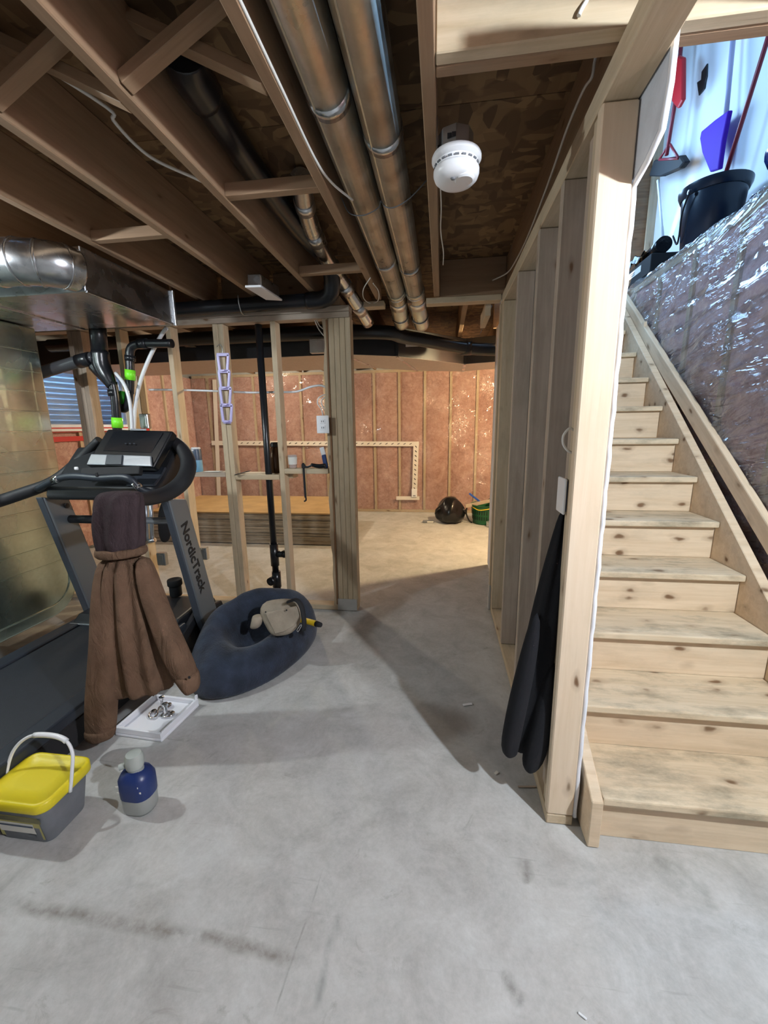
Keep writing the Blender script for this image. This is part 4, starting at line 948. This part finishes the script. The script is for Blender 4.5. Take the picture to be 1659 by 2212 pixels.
loft('label', [rrect(cb[0], cb[1], .122, .099, .041, .072), rrect(cb[0], cb[1], .1235, .1005, .041, .10), rrect(cb[0], cb[1], .1225, .0995, .041, .142), rrect(cb[0], cb[1], .10, .085, .038, .164), rrect(cb[0], cb[1], .05, .05, .02, .176)], BLUEL, bo, 0, cap=False)
for dx, dz in ((-.048, .125), (.03, .135), (.038, .112), (-.045, .10)):
    a = math.asin(max(-1, min(1, dx / .062))); box('label_mark', cb + [dx - .009, -.0515 + abs(dx) * .18, dz - .004], cb + [dx + .009, -.049 + abs(dx) * .18, dz + .004], PAPER, bo, .001)
lathe('cap', [(.024, .182), (.030, .186), (.032, .20), (.032, .225), (.026, .238), (.012, .242), (0, .242)], cb, CAPG, bo, 20)
lathe('cap_spout', [(.012, 0), (.011, .02), (0, .022)], cb + [-.03, -.012, .195], CAPG, bo, 12, (-.8, -.5, -.1))
# white foam tray with hardware
tr = thing('foam_tray', (-1.375, 1.64, 0), 'white foam packing tray on the floor by the coat', 'tray')
A, B, Cc, D = np.array([-1.512, 1.520, 0]), np.array([-1.262, 1.506, 0]), np.array([-1.236, 1.768, 0]), np.array([-1.49, 1.782, 0])
def slab4(name, q, z0, z1, m, par, bev=.003): return fixn(mesh(name, [p + np.array([0, 0, z0]) for p in q] + [p + np.array([0, 0, z1]) for p in q], BF, m, par, bevel=bev))
slab4('tray_base', [A, B, Cc, D], .001, .016, WHITEF, tr)
cen = (A + B + Cc + D) / 4; ins = lambda p, f=.90: cen + (p - cen) * f
for q, h in (((A, B), .048), ((B, Cc), .048), ((Cc, D), .042), ((D, A), .048)): slab4('tray_wall', [q[0], q[1], ins(q[1]), ins(q[0])], .016, h, WHITEF, tr)
slab4('tray_corner', [ins(Cc, .93) , Cc, Cc + (B - Cc) * .06, ins(Cc + (B - Cc) * .06, .95)], .048, .072, WHITEF, tr)
def hardware(label, x, y, rot, tall):
    h = thing('steel_fitting', (x, y, .0175), label, 'hardware', 'steel fittings on the foam tray')
    R = Matrix.Rotation(rot, 3, 'Z'); T = lambda p: np.array(R @ Vector(p)) + [x, y, .0175]
    tube('shackle', [T((-.03, 0, .008)), T((-.02, .018, .009)), T((.0, .022, .01)), T((.022, .016, .009)), T((.03, -.004, .008)), T((.014, -.016, .009)), T((-.012, -.014, .008)), T((-.03, 0, .008))], .0055, CHROME, h, 8)
    lathe('knob', [(0, 0), (.012, .001), (.015, .008), (.012, .016), (0, .018)], T((.022, 0, .0)), CHROME, h, 14)
    if tall: lathe('post', [(.010, 0), (.010, .05), (.014, .054), (.014, .066), (0, .07)], T((-.006, .004, .004)), CHROME, h, 14)
hardware('chrome fitting with upright post on the foam tray', -1.335, 1.655, .4, True)
hardware('low chrome shackle lying flat nearest the tray centre', -1.405, 1.650, 2.2, False)
hardware('dark chrome fitting at the back of the tray', -1.385, 1.705, 1.0, True)

# ================================================================== HOODIE
YH = 1.44
ho = thing('hoodie', P(1150, 1640, YH), 'near-black hoodie hanging from the stud wall', 'hoodie')
def hrow(xl, xr, y, dep, off=0): return (xl, xr, y, YH + off, dep)
pxloft('body', [hrow(1212, 1224, 1104, .012), hrow(1204, 1226, 1122, .03), hrow(1186, 1224, 1190, .05), hrow(1166, 1220, 1260, .06), hrow(1150, 1216, 1330, .065), hrow(1134, 1212, 1400, .07), hrow(1116, 1206, 1470, .07), hrow(1102, 1200, 1540, .07), hrow(1098, 1194, 1590, .065), hrow(1108, 1190, 1622, .05)], HOODIE, ho, 36, .13, 6, .3)
pxloft('sleeve', [hrow(1150, 1172, 1320, .02, -.05), hrow(1122, 1160, 1420, .035, -.05), hrow(1100, 1142, 1510, .04, -.05), hrow(1086, 1126, 1580, .04, -.05), hrow(1081, 1120, 1615, .035, -.05), hrow(1088, 1116, 1632, .025, -.05)], HOODIE, ho, 20, .06, 4)
pxloft('sleeve', [hrow(1180, 1205, 1420, .02, -.06), hrow(1160, 1200, 1500, .035, -.06), hrow(1140, 1190, 1580, .04, -.06), hrow(1128, 1180, 1630, .04, -.06), hrow(1128, 1166, 1655, .03, -.06), hrow(1136, 1152, 1665, .02, -.06)], HOODIE, ho, 20, .06, 4)

# ================================================================== THINGS ON THE PARTITION
c = np.array([*P(428, 1018, 3.0)[:2], 1.093])
b = thing('water_bottle', c, 'slate and pale blue water bottle on the stud shelf', 'bottle')
lathe('lower_body', [(.036, 0), (.038, .004), (.038, .085), (.0375, .09)], c, BLUEB, b, 24)
lathe('upper_body', [(.0375, .09), (.0375, .165), (.034, .175), (0, .176)], c, SLATE, b, 24)
lathe('lid_rim', [(.034, .174), (.035, .18), (.03, .187), (0, .188)], c, WHITE, b, 24)
box('drink_button', c + [-.02, -.040, .160], c + [.002, -.034, .172], WHITE, b, .003)
c = np.array([-1.235, 3.005, 1.0735]); c[1] = 3.00
b = thing('growler', c + [0, .012, 0], 'brown metal growler with black cap behind the vertical pipe', 'jug')
c = np.array([-1.288, 3.125, 1.0735]); s = 1.0
lathe('jug_body', [(0, 0), (.050 * s, 0), (.054 * s, .006), (.056 * s, .06), (.055 * s, .12), (.046 * s, .165), (.033 * s, .19), (.027 * s, .20), (0, .20)], c, BROWNJ, b, 28)
lathe('cap', [(.03 * s, .198), (.034 * s, .202), (.034 * s, .222), (.025 * s, .235), (0, .236)], c, BLACKP, b, 20)
tube('cap_lever', [c + [-.025, -.01, .215], c + [-.045, -.012, .207], c + [-.05, -.012, .195]], .007, BLACKP, b, 8)
c = np.array([-1.105, 3.005, 1.118])
b = thing('plastic_cup', c, 'small clear plastic cup on the stud shelf by the clamp', 'cup')
lathe('cup_wall', [(.026, .001), (.028, .004), (.034, .10), (.032, .10), (.026, .006), (0, .005)], c, CLEARP, b, 20)
lathe('cup_label', [(.0315, .03), (.034, .085)], c, PAPER, b, 20)
b = thing('bar_clamp', P(680, 1005, 2.95), 'black bar clamp hooked over the stud shelf', 'clamp')
tube('grip', [P(672, 1004, 2.96), P(688, 1007, 2.96), P(703, 1006, 2.96)], [.012, .016, .017], BLACKG, b, 12)
tube('neck', [P(655, 1004, 2.955), P(662, 1009, 2.955), P(674, 1005, 2.955)], .008, BLACKP, b, 8)
board('bar', P(655, 1000, 2.955), P(660, 1075, 2.955), .016, .007, (1, 0, 0), BLACKM, b)
box('jaw', P(655.5, 1007, 2.95) - [.014, .008, .016], P(655.5, 1007, 2.95) + [.014, .008, .016], BLACKP, b, .004)
tube('hook_end', [P(660, 1070, 2.955), P(661, 1080, 2.955), P(657, 1083, 2.955)], .006, BLACKM, b, 8)
c = P(703, 990, 3.0); c[2] = 1.118
b = thing('caulk_tube', c, 'blue and white squeeze tube leaning against jamb studs', 'tube')
board('tube_body', c + [.004, 0, .0], c + [-.012, 0, .10], .032, .022, (1, 0, 0), BLUEST, b, .005); board('tube_tail', c + [-.012, 0, .10], c + [-.026, 0, .155], .034, .008, (1, 0, 0), WHITE, b, .002)
c = P(524, 1024, 2.955); c[2] = 1.079
b = thing('flat_file', c, 'black flat tool lying across the lower stud shelf', 'tool')
board('blade', c + [-.055, -.015, -.004], c + [.05, .01, .022], .03, .006, (0, 1, 0), BLACKM, b); board('edge', c + [-.02, -.02, .006], c + [.07, .005, .029], .010, .004, (0, 1, 0), STEELBOX, b)
c = P(462, 1019, 2.99); c[2] = 1.094
b = box('paper_note', c + [-.06, -.03, 0], c + [.06, .03, .004], PAPER); tag(b, 'folded paper lying on the stud shelf by the water bottle', 'paper')
b = thing('key_rack', P(482, 840, 2.955), 'chain of lilac plastic hanging hooks on the doubled stud', 'hook rack')
for k in range(4):
    y0 = 766 + k * 36.5; xo = 470 + k * 2.6
    w0, w1, hh = 23, 19, 36
    a, bq, cq, dq = P(xo, y0, 2.955), P(xo + w0, y0, 2.955), P(xo + w0 - 2, y0 + hh, 2.955), P(xo + 5, y0 + hh, 2.955)
    f = board('hook_link', a, dq, .012, .018, (0, 1, 0), PURPLE, b)
    board('link_side', bq, cq, .012, .018, (0, 1, 0), PURPLE, f); board('link_top', a + [-.006, 0, 0], bq + [.006, 0, 0], .012, .022, (0, 1, 0), PURPLE, f)
    board('link_bottom', dq, cq, .016, .024, (0, 1, 0), PURPLE, f); board('link_peg', (dq + cq) / 2 + [-.012, -.02, 0], (dq + cq) / 2 + [.02, -.02, .004], .012, .012, (0, 1, 0), PURPLE, f)
tube('wire_hook', [P(480, 768, 2.955), P(480, 752, 2.955), P(475, 744, 2.955), P(470, 748, 2.955)], .0025, STEELBOX, b, 6)
tag(pxloft('black_bag', [(352, 362, 1078, 2.93, .02), (344, 368, 1100, 2.93, .05), (342, 370, 1130, 2.93, .055), (345, 368, 1160, 2.93, .045), (352, 362, 1172, 2.93, .02)], BLACKM, None, 18, .08, 4), 'black cloth bag hanging on the stud behind the treadmill', 'bag')
t = thing('conduit', P(318, 1130, 2.92), 'pair of grey conduits and valve behind the coat', 'pipe')
for xx in (314, 325): tube('conduit_pipe', [P(xx, 1075, 2.93), P(xx + 4, 1170, 2.93)], .016, SILV, t, 10, curve=False)
tube('valve', [P(312, 1172, 2.93), P(335, 1166, 2.93)], .018, STEELBOX, t, 10, curve=False)

# ================================================================== BACK ROOM THINGS
NS = 24; zz = 0.012
for k in range(3):
    tag(box('floor_batten', (-3.4 + k * .95, 4.80, .001), (-3.31 + k * .95, 5.95, .012), W_STUD), 'thin wood batten under the stacked board sheets', 'batten', 'battens under the sheet stack')
for k in range(NS):
    th = .0145 if k < NS - 1 else .016; ox, oy = random.uniform(-.012, .012), random.uniform(-.012, .012)
    if k in (18, 22): oy += .02
    o = box('board_sheet', (-3.72 + ox, 4.735 + oy, zz), (-1.285 + ox, 5.955 + oy, zz + th), HARDB if k == NS - 1 else (BEDGE if k % 3 else plain('board_edge_%d' % k, (.42, .36, .28), .85, 0, .2, 60, .2)))
    tag(o, 'tan top sheet of the board stack in the back room' if k == NS - 1 else 'brown building board sheet in the back room stack', 'board', None if k == NS - 1 else 'stacked board sheets')
    zz += th + .0016
c = np.array([.145, 6.10, 0])
b = thing('bin_bag', c, 'shiny black bin bag slumped on the back room floor', 'bin bag')
loops = []
for i, (r, z) in enumerate(((.13, .002), (.19, .05), (.205, .12), (.195, .20), (.165, .28), (.12, .34), (.085, .375), (.05, .39))):
    loops.append([c + [r * (1 + .14 * math.sin(4 * a + i * .8) + .07 * math.sin(7 * a - i)) * math.cos(a), r * (1 + .12 * math.sin(5 * a - i)) * math.sin(a), z] for a in np.linspace(0, 2 * math.pi, 28, endpoint=False)])
loft('bag_body', loops, BAG, b, 1)
for s in (-1, 1): tube('bag_ear', [c + [s * .16, -.06, .22], c + [s * .20, -.08, .20], c + [s * .225, -.08, .14]], [.03, .022, .006], BAG, b, 8)
c = np.array([.66, 6.12, 0])
b = thing('laundry_basket', c, 'green plastic basket of oddments by the insulated wall', 'basket')
lathe('basket_wall', [(0, .004), (.17, .001), (.185, .01), (.215, .27), (.225, .275), (.225, .285), (.208, .283), (.178, .02), (0, .018)], c, GREEN, b, 32)
for k in range(14):
    a = -math.pi + .18 + k * .17
    for z0 in (.07, .15): 
        r0 = .186 + .108 * (z0 + .025); board('basket_slot', c + [(r0 + .001) * math.cos(a), (r0 + .001) * math.sin(a), z0], c + [(r0 + .007) * math.cos(a), (r0 + .007) * math.sin(a), z0 + .055], .003, .010, (math.cos(a), math.sin(a), 0), BLACKM, b, 0)
tube('cord_handle', [c + [-.2, -.09, .25], c + [-.12, -.19, .225], c + [-.02, -.225, .24], c + [.06, -.21, .255], c + [.14, -.17, .245]], .006, YELH, b, 8)
tube('dark_hose', [c + [-.20, -.02, .27], c + [-.27, -.05, .25], c + [-.285, -.06, .15], c + [-.24, -.06, .04], c + [-.2, -.04, .01]], .011, BLACKP, b, 10)
tag(board('wood_offcut', c + [-.30, -.10, .262], c + [.10, .02, .335], .05, .018, (0, 0, 1), W_GREY), 'weathered wood strip lying across the green basket', 'wood')
tag(board('blue_stick', c + [-.24, .10, .42], c + [-.06, .10, .28], .028, .02, (0, 0, 1), plain('blue_plastic', (.03, .10, .45), .4)), 'blue plastic strip sticking out of green basket', 'stick')
tag(board('hammer', c + [.0, .06, .30], c + [.17, .12, .39], .03, .03, (0, 0, 1), BLACKM), 'black tool handle sticking out of green basket', 'tool')
tag(board('wood_stake', c + [.05, -.10, .28], c + [.12, .02, .40], .03, .02, (0, 1, 0), W_STUD), 'pale wood stake sticking out of green basket', 'wood')
cc = np.array([.70, 5.86, 0]); b = thing('clear_tub', cc, 'small clear plastic tub on the floor before the basket', 'tub')
lathe('tub_wall', [(.05, .001), (.055, .004), (.06, .075), (.057, .075), (.05, .006), (0, .005)], cc, CLEARP, b, 20)
c = np.array([-.175, 6.05, 0]); b = thing('tape_cassette', c, 'small grey box lying on the back room floor', 'box')
box('box_body', c + [-.085, -.03, .001], c + [.085, .03, .035], GREYTUB, b, .004); box('box_label', c + [-.02, -.032, .008], c + [.075, -.030, .030], PAPER, b)

# ================================================================== FLOOR LITTER
for label, px, py, L, w, rot, m, nm in (('torn white plastic scrap on the concrete floor', 1010, 1523, .05, .016, .3, WHITE, 'plastic_scrap'), ('thin wood sliver beside the wall base', 1138, 1701, .07, .008, .1, W_GREY, 'wood_sliver'), ('tiny pale chip on the floor by the hoodie', 1072, 1671, .018, .012, .8, PAPER, 'paper_chip'), ('dark twig at the foot of the first stair', 1592, 1826, .03, .008, -.5, BLACKM, 'twig'), ('white sliver on the floor in the foreground', 1258, 2197, .02, .005, -.6, WHITE, 'plastic_sliver')):
    c = Pz(px, py, 0); d = np.array([math.cos(rot), math.sin(rot), 0]) * L / 2
    tag(board(nm, c - d + [0, 0, .003], c + d + [0, 0, .005], w, .004, (0, 1, 0), m, None, .001), label, 'debris')

# ================================================================== UPSTAIRS LEDGE
ZL = LZ + .012
def pail(label, c, r0, r1, h, mat, handle=True):
    b = thing('pail', c, label, 'pail'); c = np.array(c)
    lathe('pail_wall', [(0, .002), (r0, .001), (r0 + .004, .006), (r1 - .006, h - .05), (r1, h - .048), (r1 + .012, h - .02), (r1 + .014, h), (r1 + .004, h + .003), (r1 - .004, h - .004), (r0 - .004, .012), (0, .012)], c, mat, b, 40)
    if handle:
        tube('bail', [c + [-r1 - .01, -.08, h - .05], c + [-r1 - .012, -.03, h - .14], c + [-r1 + .0, .0, h - .24], c + [-r1 + .02, .06, h - .27], c + [-r1 + .02, .12, h - .20]], .005, BLACKM, b, 8)
        lathe('bail_lug', [(.014, 0), (.012, .012), (0, .014)], c + [-r1 - .004, -.08, h - .05], mat, b, 12, (-1, 0, 0))
    return b
pail('large dark blue-black pail holding the dustpan on the ledge', (1.575, 3.02, ZL), .135, .165, .31, PAILB)
pail('shiny dark blue tub beside the black pail on the ledge', (1.62, 2.36, ZL), .13, .16, .17, plain('blue_tub_plastic', (.012, .035, .16), .12), False)
dp = thing('dustpan', onX(1550, 370, 1.70), 'violet long-handled dustpan standing in the pail', 'dustpan')
XD = 1.705
q = [onX(*p, XD) for p in ((1573, 238), (1545, 258), (1514, 284), (1511, 300), (1516, 330), (1533, 372), (1551, 366), (1560, 300))]
fixn(mesh('pan', list(q) + [p + np.array([.03, 0, 0]) for p in q], [tuple(range(8)), tuple(range(8, 16))[::-1]] + [(i, (i + 1) % 8, 8 + (i + 1) % 8, 8 + i) for i in range(8)], DPURP, dp, bevel=.008, seg=2))
tube('handle', [onX(1568, 250, XD + .02), onX(1586, 60, XD + .04)], .014, plain('pale_violet_handle', (.42, .42, .62), .4), dp, 10, curve=False)
tag(tube('red_pole', [onX(1560, 400, 1.66), onX(1655, 95, 1.70), onX(1680, 10, 1.71)], .012, DRED, None, 10, curve=False), 'dark red broom pole rising out of the pail', 'pole')
br = thing('push_broom', onX(1440, 380, 1.66), 'black bristle broom with red handle hung bristles-down on the wall', 'broom')
XB = 1.66
tube('handle', [onX(1440, 335, XB), onX(1462, 200, XB + .02), onX(1475, 60, XB + .03)], .013, DRED, br, 10, curve=False)
for a, bb in (((1441, 318), (1424, 345)), ((1448, 312), (1466, 342)), ((1424, 345), (1466, 342))): tube('brace', [onX(*a, XB), onX(*bb, XB)], .008, DRED, br, 8, curve=False)
q = [onX(*p, XB) for p in ((1412, 346), (1468, 336), (1477, 350), (1466, 364), (1425, 382), (1401, 381))]
fixn(mesh('bristles', list(q) + [p + np.array([.05, 0, 0]) for p in q], [tuple(range(6)), tuple(range(6, 12))[::-1]] + [(i, (i + 1) % 6, 6 + (i + 1) % 6, 6 + i) for i in range(6)], BLACKM, br, bevel=.008))
q = [onX(*p, 1.64) for p in ((1463, 120), (1474, 125), (1473, 215), (1462, 235), (1450, 220), (1455, 180))]
tag(fixn(mesh('red_bag', list(q) + [p + np.array([.03, 0, 0]) for p in q], [tuple(range(6)), tuple(range(6, 12))[::-1]] + [(i, (i + 1) % 6, 6 + (i + 1) % 6, 6 + i) for i in range(6)], RED, None, bevel=.008)), 'red cloth hanging beside the broom handle on the stairwell wall', 'cloth')
tag(tube('mop_pole', [onX(1421, 390, 1.66), onX(1433, 520, 1.62)], .009, WINF, None, 8, curve=False), 'thin white pole leaning below the broom', 'pole')
q = [onX(*p, 1.79) for p in ((1527, 137), (1515, 155), (1514, 172), (1505, 178), (1509, 207), (1521, 192), (1523, 178), (1526, 165))]
tag(fixn(mesh('wall_hook', list(q) + [p + np.array([.009, 0, 0]) for p in q], [tuple(range(8)), tuple(range(8, 16))[::-1]] + [(i, (i + 1) % 8, 8 + (i + 1) % 8, 8 + i) for i in range(8)], BLACKP, None, bevel=.002)), 'black bracket screwed to the white stairwell wall', 'hook')
b = thing('carton', (1.56, 3.66, ZL), 'black carton with white label on the ledge', 'carton')
box('carton_body', (1.445, 3.45, ZL + .001), (1.68, 3.90, ZL + .125), BLACKM, b, .004)
box('carton_label', (1.4435, 3.60, ZL + .055), (1.4455, 3.80, ZL + .10), PAPER, b)
for k in range(2): box('label_print', (1.4425, 3.70, ZL + .066 + k * .014), (1.4436, 3.77, ZL + .071 + k * .014), GREYTUB, b)
b = thing('bag_roll', (1.53, 3.6, ZL + .125), 'roll of black plastic bags on the carton', 'roll')
tube('roll', [(1.52, 3.45, ZL + .178), (1.54, 3.68, ZL + .178)], .052, BAG, b, 20, curve=False)
grid('loose_end', lambda u, v: (1.49 - .06 * v + .012 * math.sin(u * 9), 3.60 + .22 * u, ZL + .135 + .06 * math.sin(v * 3.0) + .012 * math.sin(u * 14)), 14, 8, BAG, b)
